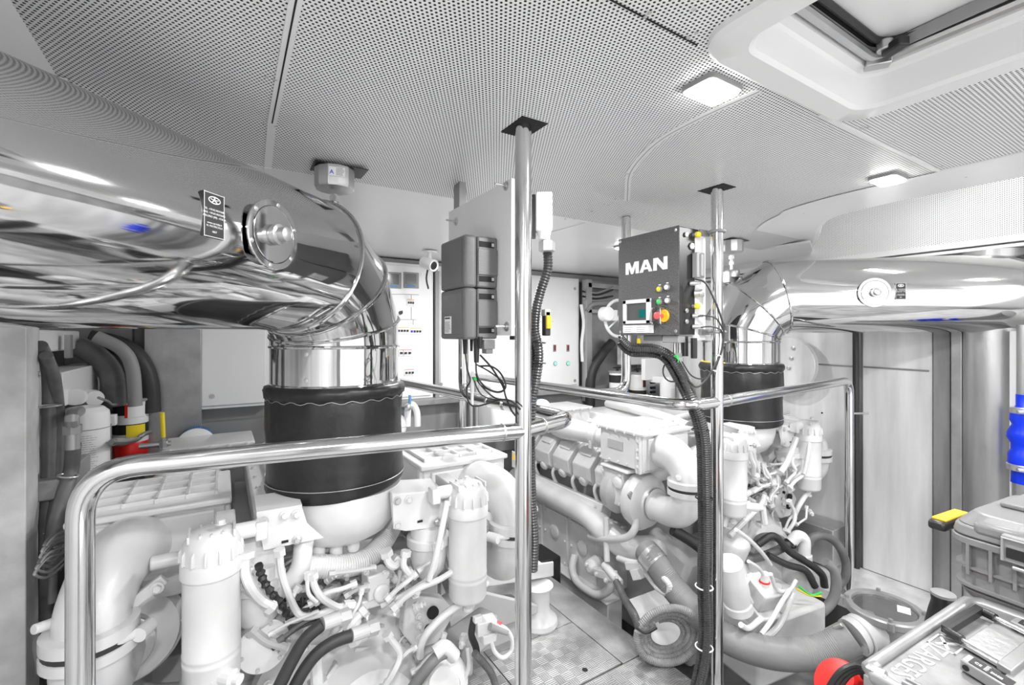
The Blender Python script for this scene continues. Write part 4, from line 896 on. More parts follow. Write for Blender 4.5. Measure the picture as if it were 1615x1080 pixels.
    b = B(); b.box(f0 + V((s * -.03, .09, .965)), (.05, .14, .04)); b.tube([f0 + V((-s * .05, .02, .965)), f0 + V((-s * .11, .02, .965))], .022, 14, 1); b.box(f0 + V((-s * .115, .02, .96)), (.03, .045, .05)); fb = b.build('filter_bracket', P_, ff, bevel=0.004)
    bolt(fb, f0 + V((-s * .02, -.03, 1.012)), (0, 0, 1), .009, P_)
    # coolant housing dome beside the bowl
    d0 = e(s * .262, -.165, 0)
    b = B(); b.lathe(d0, Z3, [(.0, .655), (.03, .66), (.052, .685), (.062, .73), (.065, .78), (.07, .782), (.07, .80), (.062, .802), (.06, .84)], 28); dm = pb('water_dome', P_, 0)(b)
    b = B(); b.lathe(d0, Z3, [(.071, .775), (.074, .777), (.074, .803), (.071, .805)], 28); b.box(d0 + V((0, -.078, .79)), (.035, .012, .022)); b.build('clamp_band', P_, dm)
    b = B(); b.box(d0 + V((0, .03, .87)), (.12, .1, .1)); b.cyl(d0 + V((s * .06, -.01, .9)), d0 + V((s * .06, -.05, .93)), .022); b.cyl(d0 + V((s * .03, -.01, .83)), d0 + V((s * .03, -.03, .845)), .02); b.build('water_neck', P_, dm, bevel=0.01)
    # angle plate between bowl and filter
    if s > 0: Q = [F(618, 783, -.20), F(700, 777, -.20), F(704, 830, -.20), F(640, 838, -.20), F(619, 834, -.20)]; bp_ = [(626, 790, 'paintg'), (644, 788, P_), (688, 787, 'bolt'), (689, 823, 'bolt'), (626, 828, P_)]; sl_ = (662, 822); sd2 = F(640, 772, -.12)
    else: Q = [F(404, 812, -.20), F(476, 800, -.20), F(484, 825, -.20), F(510, 848, -.20), F(415, 868, -.20)]; bp_ = [(448, 813, P_), (467, 811, P_), (468, 851, 'bolt'), (415, 822, 'paintg')]; sl_ = (449, 854); sd2 = F(430, 795, -.12)
    b = B(); b.prism(Q, (0, .009, 0)); b.prism([Q[0], Q[1], Q[1] + V((0, .12, .012)), Q[0] + V((0, .12, .012))], (0, 0, .008)); ap = pb('bracket_plate', P_, 0.003)(b)
    for (a_, c_, m_) in bp_: bolt(ap, F(a_, c_, -.202), (0, -1, 0), .0095, m_)
    b = B(); b.box(F(*sl_, -.2015), (.018, .002, .007)); b.build('slot', 'hole', ap)
    b = B(); b.box(e(s * .25, -.08, .86), (.10, .16, .06)); b.box(e(s * .21, -.03, .90), (.06, .12, .10)); b.build('plate_arm', P_, ap, bevel=.01)
# valley cover between the banks
b = B(); b.box(e(0, .80, .80), (.50, 1.05, .10)); b.box(e(0, .86, .87), (.36, .85, .06), top=(.86, .95)); vc_ = pb('valley_cover', P_, 0.012)(b)
for k in range(6):
    for s in (-1, 1): bolt(vc_, e(s * .22, .38 + k * .17, .85), (0, 0, 1), .009, P_)
b = B(); b.tube([e(-.12, .25, .92), e(-.10, .45, .945), e(-.02, .8, .95), e(.1, 1.2, .93)], .035, 14, 6); b.build('breather_pipe', P_, vc_)
b = B(); b.tube([e(.28, .42, .93), e(.15, .35, .96), e(.0, .33, .965), e(-.2, .38, .93)], .028, 12, 6); b.build('breather_pipe', P_, vc_)
# exhaust collector bowl under the sleeve
b = B(); b.lathe(e(0, 0, 0), Z3, [(.0, .792), (.06, .795), (.115, .808), (.16, .835), (.192, .88), (.205, .93), (.207, .985)], 48)
b.box(e(0, .02, .885), (.44, .10, .09)); bowl = pb('exhaust_collector', P_, 0)(b)
for k, (du, dz) in enumerate([(-.055, .785), (.0, .777), (.055, .785)]):
    b = B(); b.lathe(e(du - .03, -.085, dz), Z3, [(.0, -.012), (.018, -.01), (.022, 0), (.022, .04)], 14); b.build('boss', P_, bowl)
# heat-wrapped crossover hose in the middle
b = B(); b.corr([F(468, 893, -.12), F(500, 893, -.12), F(545, 892, -.11), F(580, 880, -.08), F(603, 855, -.03), F(618, 830, .02)], .037, .008, .05, 18); pb('ribbed_hose', P_, 0)(b)
b = B(); b.tube([F(480, 845, -.14), F(478, 862, -.16), F(474, 890, -.17), F(462, 912, -.17), F(440, 930, -.16), F(420, 955, -.13)], .028, 14, 6); pb('wrapped_pipe', P_, 0)(b)
# flywheel / gearbox end
gc = e(.06, -.05, .22)
b = B(); b.lathe(gc, (0, -1, .25), [(.36, -.08), (.36, .0), (.33, .03), (.28, .06), (.18, .12), (.15, .16), (.08, .17), (.0, .17)], 40); gh = pb('flywheel_housing', P_, 0)(b)
for k in range(12):
    a = k * PI / 6; x_, y_, n_ = ortho((0, -1, .25)); bolt(gh, gc + (x_ * math.cos(a) + y_ * math.sin(a)) * .33 + n_ * .025, n_, .011, P_)
for k in range(6):
    a = k * PI / 3 + .3; rr_ = gc + (x_ * math.cos(a) + y_ * math.sin(a)) * .2 + n_ * .09
    b = B(); b.box(rr_, (.012, .03, .16), Matrix.Rotation(-a, 3, 'Y')); b.build('web', P_, gh, bevel=0.003)
b = B(); b.box(e(-.02, .12, .57), (.62, .14, .2)); b.box(e(-.02, .10, .68), (.46, .1, .05)); pb('rear_gear_case', 'bilge', 0.015)(b)  # darker blotchy paint here stands in for shade behind the pipes
# round blanking cover with bolts
q = F(415, 1020, -.20)
b = B(); b.lathe(q + V((0, .01, 0)), (.1, -1, .2), [(.060, -.06), (.060, 0), (.068, .002), (.068, .012), (.064, .014)], 36); rc = pb('round_cover', P_, 0)(b)
x_, y_, n_ = ortho((.1, -1, .2))
for k in range(6):
    a = k * PI / 3 + .2; bolt(rc, q + V((0, .01, 0)) + n_ * .012 + (x_ * math.cos(a) + y_ * math.sin(a)) * .058, n_, .006, 'paintg')
b = B(); b.tube([F(330, 940, -.14), F(350, 925, -.12), F(390, 935, -.06), F(430, 975, -.02)], .05, 16, 6); b.lathe(F(345, 950, -.1), (-.6, -.3, -.5), [(.03, -.05), (.045, -.04), (.048, .0), (.04, .02), (.04, .05), (.05, .055), (.05, .08)], 18); pb('drain_neck', P_, 0)(b)
# perforated bracket on the right and the long pipe
b = B()
A0 = [F(640, 938, -.13), F(700, 945, -.16), F(718, 965, -.16), F(690, 1015, -.16), F(655, 1025, -.14), F(635, 1000, -.13)]
b.prism(A0, (0, .05, 0)); pbk = pb('perforated_bracket', P_, 0.006)(b)
for (px, py, rr) in [(683, 967, .021), (677, 993, .016), (655, 958, .008)]:
    g = B(); g.lathe(F(px, py, -.168), (0, 1, 0), [(rr, 0), (rr, .01)], 20); g.build('opening', 'hole', pbk)
for (px, py) in [(660, 972), (661, 987), (661, 1005)]: bolt(pbk, F(px, py, -.15), (0, -1, 0), .008, P_)
b = B(); b.tube([F(768, 918, -.22), F(735, 945, -.24), F(700, 970, -.25), F(675, 995, -.25), F(664, 1015, -.24), F(662, 1035, -.22)], .013, 12, 6); pb('long_pipe', P_, 0)(b)
b = B(); b.tube([F(697, 825, -.24), F(690, 870, -.25), F(680, 905, -.25), F(650, 930, -.22), F(600, 955, -.2)], .009, 10, 6); pb('fuel_pipe', P_, 0)(b)
b = B(); b.tube([F(705, 790, -.26), F(697, 830, -.28), F(687, 875, -.28), F(676, 915, -.27)], .010, 10, 6); pb('fuel_pipe', P_, 0)(b)
b = B(); b.box(F(745, 1000, -.12), (.20, .10, .10), RZ(20)); b.box(F(700, 1035, -.1), (.2, .1, .14), RZ(-10)); pb('starter_mount', 'paintg', 0.015)(b)
b = B(); b.lathe(F(695, 1075, -.25), (-.2, -.8, .5), [(.09, -.05), (.09, .01), (.075, .02), (.03, .03), (.0, .032)], 28); pb('pump_cover', P_, 0)(b)
b = B(); b.lathe(F(700, 1080, -.4), (0, -.3, 1), [(.05, -.12), (.05, 0), (.045, .008), (0, .012)], 24); pb('oil_filler', P_, 0)(b)
b = B(); b.tube([F(705, 1028, -.3), F(690, 1035, -.3), F(672, 1055, -.3), F(650, 1085, -.28)], .018, 12, 6); b2 = pb('grey_hose', 'paintd', 0)(b)
b = B(); b.tube([F(716, 1035, -.3), F(700, 1020, -.3), F(685, 1030, -.3)], .023, 12, 5); b.build('hose_elbow', P_, b2)
# big black hoses
for pl, nm in [([(436, 1090), (459, 1044), (481, 1008), (508, 984)], 1), ([(458, 1095), (478, 1058), (500, 1030), (526, 1012), (553, 1002)], 2)]:
    b = B(); b.tube([F(x, y, -.36) for x, y in pl], .0165, 14, 8); hs = b.build('rubber_hose', 'rubber', eng, label='black rubber hose')
    p_, q_ = F(*pl[-1], -.36), F(pl[-1][0] + 26, pl[-1][1] - 9, -.35)
    b = B(); b.cyl(p_, q_, .0185); b.lathe(q_, q_ - p_, [(.021, 0), (.021, .03)], 6); b.build('hose_fitting', 'paintg', hs, ang=20)
# orange-marked connector cluster with white loop
cn = F(765, 985, -.30)
b = B(); b.box(cn, (.07, .05, .045), RZ(-10)); b.box(cn + V((.0, -.02, -.03)), (.05, .03, .03)); b.box(cn + V((-.03, -.0, .03)), (.03, .02, .02)); ch = pb('connector_cluster', P_, 0.003)(b)
b = B(); b.box(cn + V((.035, -.03, .004)), (.012, .02, .02), RZ(30)); b.build('connector_lock', M['redmix'], ch, label='orange-red connector lock')
b = B(); b.corr([F(775, 985, -.33), F(795, 990, -.34), F(806, 1005, -.34), F(806, 1025, -.34), F(793, 1037, -.34), F(780, 1028, -.33), F(774, 1010, -.33)], .0075, .004, .12, 8); b.build('wire_loop', P_, ch)
b = B(); b.cyl(F(772, 988, -.345), F(800, 998, -.35), .012, .008); b.build('connector_boot', 'greylt', ch)
b = B(); b.tube([F(747, 975, -.28), F(743, 1000, -.28), F(750, 1020, -.28), F(752, 1035, -.29)], .012, 8, 5); b.build('black_cable', 'rubber', ch)
b = B(); b.corr([F(748, 1030, -.3), F(762, 1045, -.3), F(776, 1065, -.3), F(786, 1100, -.3)], .013, .007, .15, 10); b.build('corrugated_hose', 'rubberg', ch)
b = B(); b.tube([F(737, 1020, -.27), F(739, 1050, -.28), F(730, 1075, -.28), F(720, 1100, -.28)], .008, 8, 5); b.build('wire', P_, ch)
# injection pump area: small valve block, pipes and fittings
b = B(); b.box(F(592, 918, -.16), (.075, .06, .08), RZ(8)); b.lathe(F(600, 934, -.19), (.1, -1, .2), [(.026, -.02), (.026, .012), (.023, .016), (0, .017)], 20); b.box(F(588, 945, -.16), (.11, .05, .03)); vb_ = pb('valve_block', P_, 0.005)(b)
for (px, py) in [(578, 903), (606, 903), (578, 930)]: bolt(vb_, F(px, py, -.19), (0, -1, 0), .006, P_)
small = [
 ([(440, 868), (443, 900), (452, 930), (465, 960), (478, 972), (505, 968), (530, 958), (556, 955)], .010, P_), ([(492, 905), (496, 925), (510, 945), (535, 958), (550, 955)], .010, P_),
 ([(388, 870), (386, 900), (395, 925), (412, 945), (430, 955)], .013, P_), ([(380, 920), (395, 935), (420, 952), (428, 955)], .009, P_),
 ([(488, 952), (515, 935), (540, 928), (560, 920)], .007, P_), ([(484, 905), (486, 935), (500, 950)], .006, P_), ([(470, 925), (455, 950), (440, 962)], .007, P_),
 ([(570, 930), (566, 950), (555, 970), (540, 990), (525, 1010)], .005, P_), ([(610, 945), (625, 930), (640, 918), (655, 905)], .008, P_), ([(620, 960), (640, 940), (665, 925), (690, 915), (715, 900)], .010, P_),
 ([(608, 870), (612, 885), (622, 892), (630, 880)], .013, P_), ([(440, 1010), (480, 980), (520, 965)], .006, 'rubberg'), ([(430, 1020), (470, 990), (510, 975)], .006, 'rubber'), ([(425, 1000), (450, 985), (500, 965)], .004, P_),
 ([(520, 905), (560, 900), (590, 895)], .006, 'paintg'), ([(545, 940), (560, 930), (580, 925)], .008, 'paintg'), ([(610, 1000), (630, 1030), (620, 1060), (600, 1090)], .010, P_), ([(700, 1000), (690, 1035), (672, 1045), (650, 1060)], .006, P_),
 ([(365, 848), (375, 860), (378, 880)], .012, P_), ([(640, 870), (636, 890), (645, 905)], .010, P_), ([(632, 900), (628, 920), (618, 945)], .006, 'paintg'), ([(575, 960), (560, 975), (548, 990), (560, 1010)], .014, P_),
 ([(608, 1080), (622, 1050), (640, 1030), (655, 1020)], .007, P_), ([(395, 990), (420, 1010), (450, 1020)], .012, 'paintg'), ([(660, 900), (672, 890), (690, 880)], .007, P_), ([(500, 1010), (498, 1040), (500, 1080)], .018, P_)]
rdm = random.Random(11)
for i, (pl, rr, m) in enumerate(small):
    v0 = -.20 - rdm.uniform(0, .06); b = B(); b.tube([F(x, y, v0 - .01 * j % .03) for j, (x, y) in enumerate(pl)], rr, 8, 5)
    p0, p1 = F(*pl[0], v0), F(*pl[1], v0); b.lathe(p0, p1 - p0, [(rr * 1.7, -.004), (rr * 1.7, .014)], 6); p0, p1 = F(*pl[-1], v0), F(*pl[-2], v0); b.lathe(p0, p1 - p0, [(rr * 1.7, -.004), (rr * 1.7, .014)], 6)
    b.build('small_pipe', m, eng)
b = B(); b.tube([F(407, 890, -.27), F(415, 915, -.26), F(428, 935, -.26), F(445, 955, -.26), F(455, 975, -.27)], .011, 9, 6, rf=lambda t, l: .010 + .003 * math.sin(l * 300)); b.build('taped_loom', 'black', eng, label='black taped wiring loom')
# small fittings (each a little valve, union or sensor)
for (px, py, v0, rr, m) in [(640, 905, -.17, .02, P_), (655, 935, -.2, .018, P_), (620, 915, -.14, .018, 'paintg'), (556, 955, -.2, .016, P_), (545, 905, -.14, .015, 'paintg'), (520, 912, -.14, .014, P_), (575, 975, -.2, .018, 'steel'), (560, 985, -.22, .016, P_), (530, 990, -.2, .02, P_),
     (640, 890, -.1, .02, 'paintg'), (628, 935, -.18, .014, 'steel'), (660, 955, -.2, .015, P_), (430, 985, -.15, .022, 'paintg'), (390, 900, -.2, .02, P_), (352, 1065, -.3, .03, P_), (520, 935, -.12, .03, 'paintg'), (560, 925, -.1, .03, 'paintg'), (730, 1010, -.24, .018, P_), (625, 955, -.22, .012, P_), (610, 905, -.12, .02, P_)]:
    q = F(px, py, v0); dr = V((rdm.uniform(-1, 1), -1, rdm.uniform(-.6, .8))).normalized(); b = B()
    b.lathe(q - dr * rr, dr, [(rr, 0), (rr, rr * .8)], 6); b.lathe(q - dr * rr * .3, dr, [(rr * .7, 0), (rr * .7, rr * 1.3), (rr * .45, rr * 1.5), (rr * .45, rr * 2)], 14); b.build('pipe_union', m, eng, ang=20)
rq = random.Random(21)
for k in range(34):   # thin fuel and oil lines threading between the bigger parts
    x, y = rq.uniform(415, 650), rq.uniform(890, 1000); a = rq.uniform(-.9, .9) + (PI if rq.random() < .5 else 0); P = []; v0 = rq.uniform(-.16, -.02)
    for j in range(4):
        P.append(F(x, y, v0 + rq.uniform(-.02, .02))); x += 18 * math.cos(a); y += 16 * math.sin(a); a += rq.uniform(-.9, .9)
    b = B(); r0 = rq.choice([.0035, .0045, .006, .008]); b.tube(P, r0, 7, 5)
    d = P[1] - P[0]; b.lathe(P[0], d, [(r0 * 2, -.006), (r0 * 2, .01)], 6); b.build('fuel_line', rq.choice([P_, P_, 'paintg', 'bolt', 'rubber']), eng, ang=25)
for k in range(26):
    q = F(rq.uniform(430, 700), rq.uniform(885, 1010), rq.uniform(-.16, -.04)); dr = V((rq.uniform(-.8, .8), -1, rq.uniform(-.5, .8))).normalized(); rr = rq.uniform(.008, .017); b = B()
    b.lathe(q, dr, [(rr * 1.3, -rr * 2), (rr * 1.3, 0)], 6); b.lathe(q, dr, [(rr, 0), (rr, rr * 1.4), (rr * .6, rr * 1.6), (rr * .6, rr * 2.3)], 12); b.build('line_fitting', rq.choice([P_, P_, 'paintg', 'bolt']), eng, ang=20)
for k in range(7):  # dark control rack behind the pipes
    b = B(); q = F(500 + k * 22, 925 + 3 * (k % 2), -.02); b.lathe(q, (0, -1, .3), [(.022, -.03), (.022, .02), (.012, .024), (.012, .035)], 6); b.build('injector_union', 'paintg', eng, ang=20)
# low gear: filter canister, sensor box, lower pump (seen at the far engine)
G = lambda px, py, v: PL(px, py, E2O.y + v) - (E2O - EO)
b = B(); a_ = G(1148, 885, -.45); c_ = G(1168, 975, -.45); b.lathe(a_, c_ - a_, [(.0, -.002), (.052, 0), (.058, .008), (.058, .07), (.059, .075), (.06, .16), (.055, .20), (.06, .205), (.06, .24)], 28); pb('oil_filter', P_, 0)(b)
b = B(); q = G(1200, 915, -.42); R = RZ(-15) @ RX(25); b.box(q + V((0, 0, -.05)), (.11, .13, .10), R); b.box(q + V((.02, .03, -.17)), (.14, .16, .14), R); sb_ = pb('control_valve', P_, 0.008)(b)
b = B(); b.cyl(q + V((-.01, -.02, -.01)), q + V((-.015, -.03, .05)), .02, .017, seg=16); so = b.build('solenoid', 'white', sb_)
b = B(); b.torus(q + V((-.01, -.022, .006)), (0, 0, 1), .018, .006, 20, 8); b.build('red_seal', 'red', sb_, label='red sealing ring')
b = B(); b.box(G(1200, 985, -.3), (.5, .35, .3), RZ(-8)); b.lathe(G(1260, 900, -.3), (0, -.2, 1), [(.08, -.2), (.08, 0), (.06, .03), (.03, .04)], 24); b.lathe(G(1155, 850, -.2), (0, -.4, 1), [(.09, -.2), (.09, 0), (.07, .03)], 24); pb('reduction_gearbox', P_, 0.02)(b)
only2 = []
for pl, rr, v0, m in [([(1250, 935), (1240, 960), (1225, 990), (1190, 1020)], .014, -.5, P_), ([(1245, 930), (1232, 950), (1215, 980), (1200, 1000)], .010, -.52, P_), ([(1215, 905), (1225, 930), (1245, 930), (1255, 915)], .009, -.5, P_), ([(1180, 885), (1195, 895), (1203, 905)], .008, -.48, P_),
      ([(1185, 905), (1175, 925), (1185, 950)], .008, -.5, P_), ([(1160, 835), (1180, 850), (1200, 870), (1215, 890)], .010, -.35, P_), ([(1168, 985), (1180, 990), (1200, 975)], .012, -.5, P_), ([(1225, 925), (1235, 945), (1228, 965)], .02, -.48, 'paintg'),
      ([(1140, 830), (1150, 800), (1165, 785), (1195, 770), (1225, 755)], .016, -.22, P_), ([(1150, 845), (1180, 815), (1200, 795), (1205, 780)], .014, -.24, P_), ([(1155, 790), (1158, 770), (1165, 750), (1172, 725), (1168, 715)], .012, -.22, P_), ([(1230, 745), (1240, 730), (1248, 710), (1255, 690)], .016, -.27, P_)]:
    b = B(); b.tube([G(x, y, v0) for x, y in pl], rr, 9, 5); only2.append(b.build('small_pipe', m, eng))
# actuator, loops and pump low on the inboard side (seen at the far engine)
b = B(); b.corr([S(906, 875, -.62), S(902, 895, -.66), S(908, 915, -.68), S(925, 930, -.70), S(945, 938, -.70), S(962, 925, -.68), S(958, 905, -.66)], .026, .012, .06, 12); pb('lagged_pipe', P_, 0)(b)
b = B(); q = S(932, 895, -.70); b.lathe(q, (-1, -.3, 0), [(.05, -.08), (.05, .0), (.04, .01), (.02, .03)], 20); b.box(S(955, 905, -.72), (.05, .16, .05), RX(-15)); b.cyl(S(952, 890, -.72), S(978, 920, -.74), .024); pm_ = pb('lift_pump', P_, 0.006)(b)
for (px, py) in [(925, 890), (940, 905), (955, 915), (972, 912)]: bolt(pm_, S(px, py, -.75), (-1, -.2, .1), .010, P_)
b = B(); b.tube([S(956, 815, -.68), S(956, 850, -.70), S(957, 885, -.72)], .018, 12, 5); pb('rail_pipe', P_, 0)(b)
b = B(); b.tube([S(930, 845, -.66), S(950, 850, -.7), S(985, 848, -.72), S(1000, 835, -.72), S(1003, 815, -.7)], .02, 12, 6); pb('water_pipe', P_, 0)(b)
b = B(); b.corr([S(975, 880, -.72), S(990, 885, -.76), S(1010, 890, -.78), S(1020, 905, -.80), S(1035, 925, -.82), S(1050, 935, -.82), S(1056, 925, -.82), S(1045, 910, -.82), S(1028, 900, -.8)], .016, .008, .1, 10); wl = pb('wire_loop', P_, 0)(b)
b = B(); b.box(S(1000, 892, -.78), (.04, .10, .04), RX(-20)); b.box(S(1005, 905, -.8), (.04, .06, .05), RX(-30)); b.build('connector', P_, wl, bevel=0.003)
b = B(); b.corr([S(972, 918, -.76), S(985, 945, -.84), S(1000, 970, -.9), S(1010, 1000, -.95)], .02, .009, .14, 10); b.build('corrugated_hose', 'rubberg', wl)
b = B(); b.tube([S(1035, 838, -.4), S(1045, 860, -.42), S(1048, 880, -.44), S(1040, 890, -.46)], .05, 18, 6); b.lathe(S(1032, 868, -.52), (-.6, -.6, -.5), [(.062, -.03), (.066, -.02), (.066, .03), (.06, .035)], 24); pb('raw_water_outlet', P_, 0)(b)
b = B(); b.box(S(1075, 880, -.3), (.35, .3, .3), RX(20)); pb('gearbox_flank', P_, 0.03)(b)
# mount foot towards the walkway
b = B(); b.prism([e(.55, .25, -.05), e(.80, .25, .12), e(.98, .25, .10), e(.98, .25, .02), e(.80, .25, -.10)], (0, .2, 0)); b.prism([e(.55, .22, .30), e(.66, .22, .31), e(1.0, .22, .14), e(1.0, .22, .10), e(.6, .22, .10)], (0, .03, 0)); pb('engine_foot', 'paintg', 0.006)(b)
for o in list(bpy.data.objects):
    if o.parent: KIDS.setdefault(o.parent.name, []).append(o)
only1 = set(o.name for o in KIDS[eng.name] if o.name.split('.')[0] in ('oil_filler', 'pump_cover', 'grey_hose', 'connector_cluster', 'starter_mount', 'rubber_hose', 'taped_loom', 'wrapped_pipe'))
KIDS[eng.name + '_all'] = KIDS[eng.name]; KIDS[eng.name] = [o for o in KIDS[eng.name] if o.name not in only1]
eng2 = copy_tree(eng); eng2.location = E2O
for o in only2: bpy.data.objects.remove(o)
for o in bpy.data.objects:
    if o.parent == eng2 and o.name.startswith('fuel_filter'): o.location.x -= .055
text('PORT', .028, F(258, 930, .075), (1, 0, 0), (0, 0, 1), 'prt', eng, 'marker_writing')
eng2['label'] = 'white-painted V12 marine diesel engine farther off on the right, beyond the walkway'
# ================================================================ ELECTRICAL CABINETS ON THE FORWARD BULKHEAD
YB = 3.28
def cab(px0, px1, h0, h1, label, inner=True, name='electrical_cabinet', yb=YB, door_in=0.02):
    xa, xb = PL(px0, 500, yb).x, PL(px1, 500, yb).x
    r = thing(name, ((xa + xb) / 2, yb + 0.05, h0), label, 'cabinet')
    b = B(); b.bb(xa, xb, yb + 0.004, yb + 0.078, h0, h1); b.build('housing', 'cab', r, bevel=0.004)
    b = B(); b.bb(xa + door_in, xb - door_in, yb - 0.006, yb + 0.003, h0 + door_in, h1 - door_in); d = b.build('door', 'cab', r, bevel=0.003)
    return r, d, xa, xb
def lock(d, px, py, y=YB - 0.006):
    b = B(); q = PL(px, py, y); b.lathe(q, (0, -1, 0), [(0.014, 0), (0.014, 0.003), (0.005, 0.003), (0.005, 0.006)], 14); b.build('lock', 'steel', d)
c1, dd1, xa, xb = cab(311, 424, 1.06, 1.85, 'white wall cabinet at the left, below the large duct, its door blank'); lock(dd1, 334, 625)
c2, dd2, xa, xb = cab(560, 683, 1.03, 2.02, 'white switchboard cabinet with two meters and rows of breakers')
Yd = YB - 0.0065
for px in (620, 648):
    q = PL(px, 442, Yd); b = B(); b.box(q, (0.115, 0.012, 0.115)); mt_ = b.build('meter', 'greymid', dd2, bevel=0.003)
    b = B(); b.box(q + V((-.005, -.0066, .008)), (0.085, 0.001, 0.075)); b.build('meter_screen', 'lcdg', mt_)
    b = B(); b.box(q + V((-.005, -.0072, -.042)), (0.07, 0.001, 0.012)); b.build('meter_strip', M['bluef'], mt_, label='blue strip of the meter')
for (px, py, wd, n, m1, m2) in [(647, 477, .05, 3, 'orange', 'black'), (635, 521, .085, 4, 'orange', 'black'), (655, 522, .085, 4, 'orange', 'blue'), (632, 556, .03, 1, 'redmix', 'black'), (642, 556, .06, 2, 'redmix', 'black'), (645, 587, .07, 3, 'redmix', 'black')]:
    q = PL(px, py, Yd); b = B(); b.box(q, (wd + .01, .008, .05)); bk = b.build('breaker_row', 'white', dd2, bevel=0.002)
    b = B(); b.box(q + V((0, -.005, .02)), (wd, .001, .004)); b.build('breaker_strip', m1, bk, label='coloured strip of the breakers')
    for k in range(n):
        b = B(); b.box(q + V(((k + .5) / n * wd - wd / 2, -.009, -.002)), (wd / n * .6, .012, .014)); b.build('breaker_switch', 'black' if k else m2, bk, bevel=0.001)
q = PL(631, 493, Yd); b = B(); b.box(q, (.06, .004, .06)); kn = b.build('selector', 'white', dd2); b = B(); b.lathe(q, (0, -1, 0), [(.014, 0), (.012, .02)], 16); b.box(q + V((0, -.018, 0)), (.008, .01, .03), RY(30)); b.build('selector_knob', 'black', kn)
b = B()
for (x0, y0, x1, y1) in [(617, 464, 637, 464), (637, 464, 660, 465), (648, 465, 648, 472), (648, 484, 648, 504), (624, 504, 656, 504), (626, 504, 626, 512), (651, 504, 651, 512), (617, 464, 617, 500)]:
    p, q = PL(x0, y0, Yd - .0005), PL(x1, y1, Yd - .0005); d = q - p; nn = V((0, -1, 0)).cross(d.normalized()); b.obox(p - nn * .001, d, nn * .0025, V((0, -.0006, 0)))
b.build('mimic_lines', 'prt', dd2, smooth=False); lock(dd2, 665, 432)
c3, dd3, xa, xb = cab(690, 812, 1.03, 2.02, 'white cabinet with a plain door behind the grey boxes'); lock(dd3, 695, 606)
c4, dd4, xa, xb = cab(815, 913, 1.03, 2.01, 'white cabinet with four small indicators, right of the near post')
for (px, py, m) in [(874, 549, 'redmix'), (895, 549, 'redmix')]:
    q = PL(px, py, Yd); b = B(); b.box(q, (.032, .01, .062)); sw = b.build('rocker_switch', 'greylt', dd4, bevel=0.003); b = B(); b.box(q + V((0, -.006, .004)), (.02, .004, .045)); b.build('rocker', mat('dark_red', (.22, .03, .03), .4) if 'dark_red' not in bpy.data.materials else bpy.data.materials['dark_red'], sw, label='dark red rocker')
for (px, py) in [(875, 573), (895, 573)]:
    q = PL(px, py, Yd); b = B(); b.lathe(q, (0, -1, 0), [(.02, 0), (.02, .006), (.015, .007)], 18); rg = b.build('indicator_ring', 'greylt', dd4); b = B(); b.lathe(q + V((0, -.006, 0)), (0, -1, 0), [(.014, 0), (.012, .006), (0, .008)], 18); b.build('indicator_lens', 'grn_led', rg, label='green indicator lens')
lock(dd4, 906, 455); lock(dd4, 906, 600)
b = B(); b.tube([PL(840, 507, Yd), PL(872, 507, Yd)], .0012, 4, 1); b.build('edge_line', 'greymid', dd4)
# cctv camera on the ceiling
cc = PL(677, 396, 2.9); r = thing('security_camera', (cc.x, cc.y, 2.05), 'small white security camera fixed to the ceiling above the switchboard', 'camera')
b = B(); b.lathe((cc.x, cc.y, 2.042), Z3, [(.045, 0), (.05, .008)], 20); b.cyl((cc.x, cc.y, 1.93), (cc.x, cc.y, 2.045), .013); b.build('arm', 'white', r)
q = PL(680, 418, 2.87); b = B(); b.lathe(q + V((-.03, .08, .03)), (.35, -.8, -.3), [(.03, 0), (.04, .01), (.04, .11), (.036, .115), (.03, .108)], 20); bd_ = b.build('camera_body', 'white', r)
b = B(); b.lathe(q + V((-.03, .08, .03)) + V((.35, -.8, -.3)).normalized() * .108, (.35, -.8, -.3), [(.028, 0), (.024, .004), (0, .005)], 18); b.build('camera_lens', 'black', bd_)
b = B(); b.tube([PL(674, 425, 2.9), PL(672, 440, 2.95), PL(675, 455, 3.0)], .006, 6, 5); b.build('camera_cable', 'rubber', r)
# conduit between cabinets
b = B(); b.bb(PL(684, 500, 3.3).x, PL(690, 500, 3.3).x, 3.27, 3.3, 1.03, 1.98); tag(b.build('cable_trunking', 'greylt', None, org=(PL(687, 500, 3.3).x, 3.3, 1.03)), 'narrow vertical cable trunking between the switchboard and the plain cabinet', 'trunking')
# starboard forward corner: open locker frame with hoses
lk = thing('hose_locker', (3.05, 3.3, 0.9), 'open grey recess with a hose inside, left of the dark control box', 'locker')
xl, xr = PL(914, 500, 3.25).x, PL(960, 500, 3.25).x
b = B(); b.bb(xl + .04, xl + .10, 3.2, 3.27, .9, 2.0); b.build('frame_post', 'steel', lk); b = B(); b.bb(xl + .06, xr + .15, 3.2, 3.25, 1.93, 1.97); b.bb(xl + .06, xr + .15, 3.2, 3.25, 1.70, 1.73); b.build('frame_rail', 'steel', lk)
b = B(); b.bb(xl + .1, 3.5, 3.27, 3.28, .9, 2.0); b.build('back_panel', 'alu', lk)
b = B(); b.tube([PL(965, 540, 3.2), PL(948, 560, 3.2), PL(932, 590, 3.2), PL(930, 640, 3.2)], .045, 16, 6); b.build('hose', 'rubber', lk, label='thick black hose')
b = B(); b.tube([PL(925, 490, 3.2), PL(935, 480, 3.2), PL(962, 478, 3.2)], .02, 10, 5); b.build('hose', 'greylt', lk)
for k in range(5):
    b = B(); b.tube([PL(918, 455 + 4 * k, 3.23), PL(940, 462 + k * 3, 3.2), PL(966, 452 + k * 5, 3.2)], .008, 6, 5); b.build('cable', 'black' if k % 2 else 'greylt', lk)
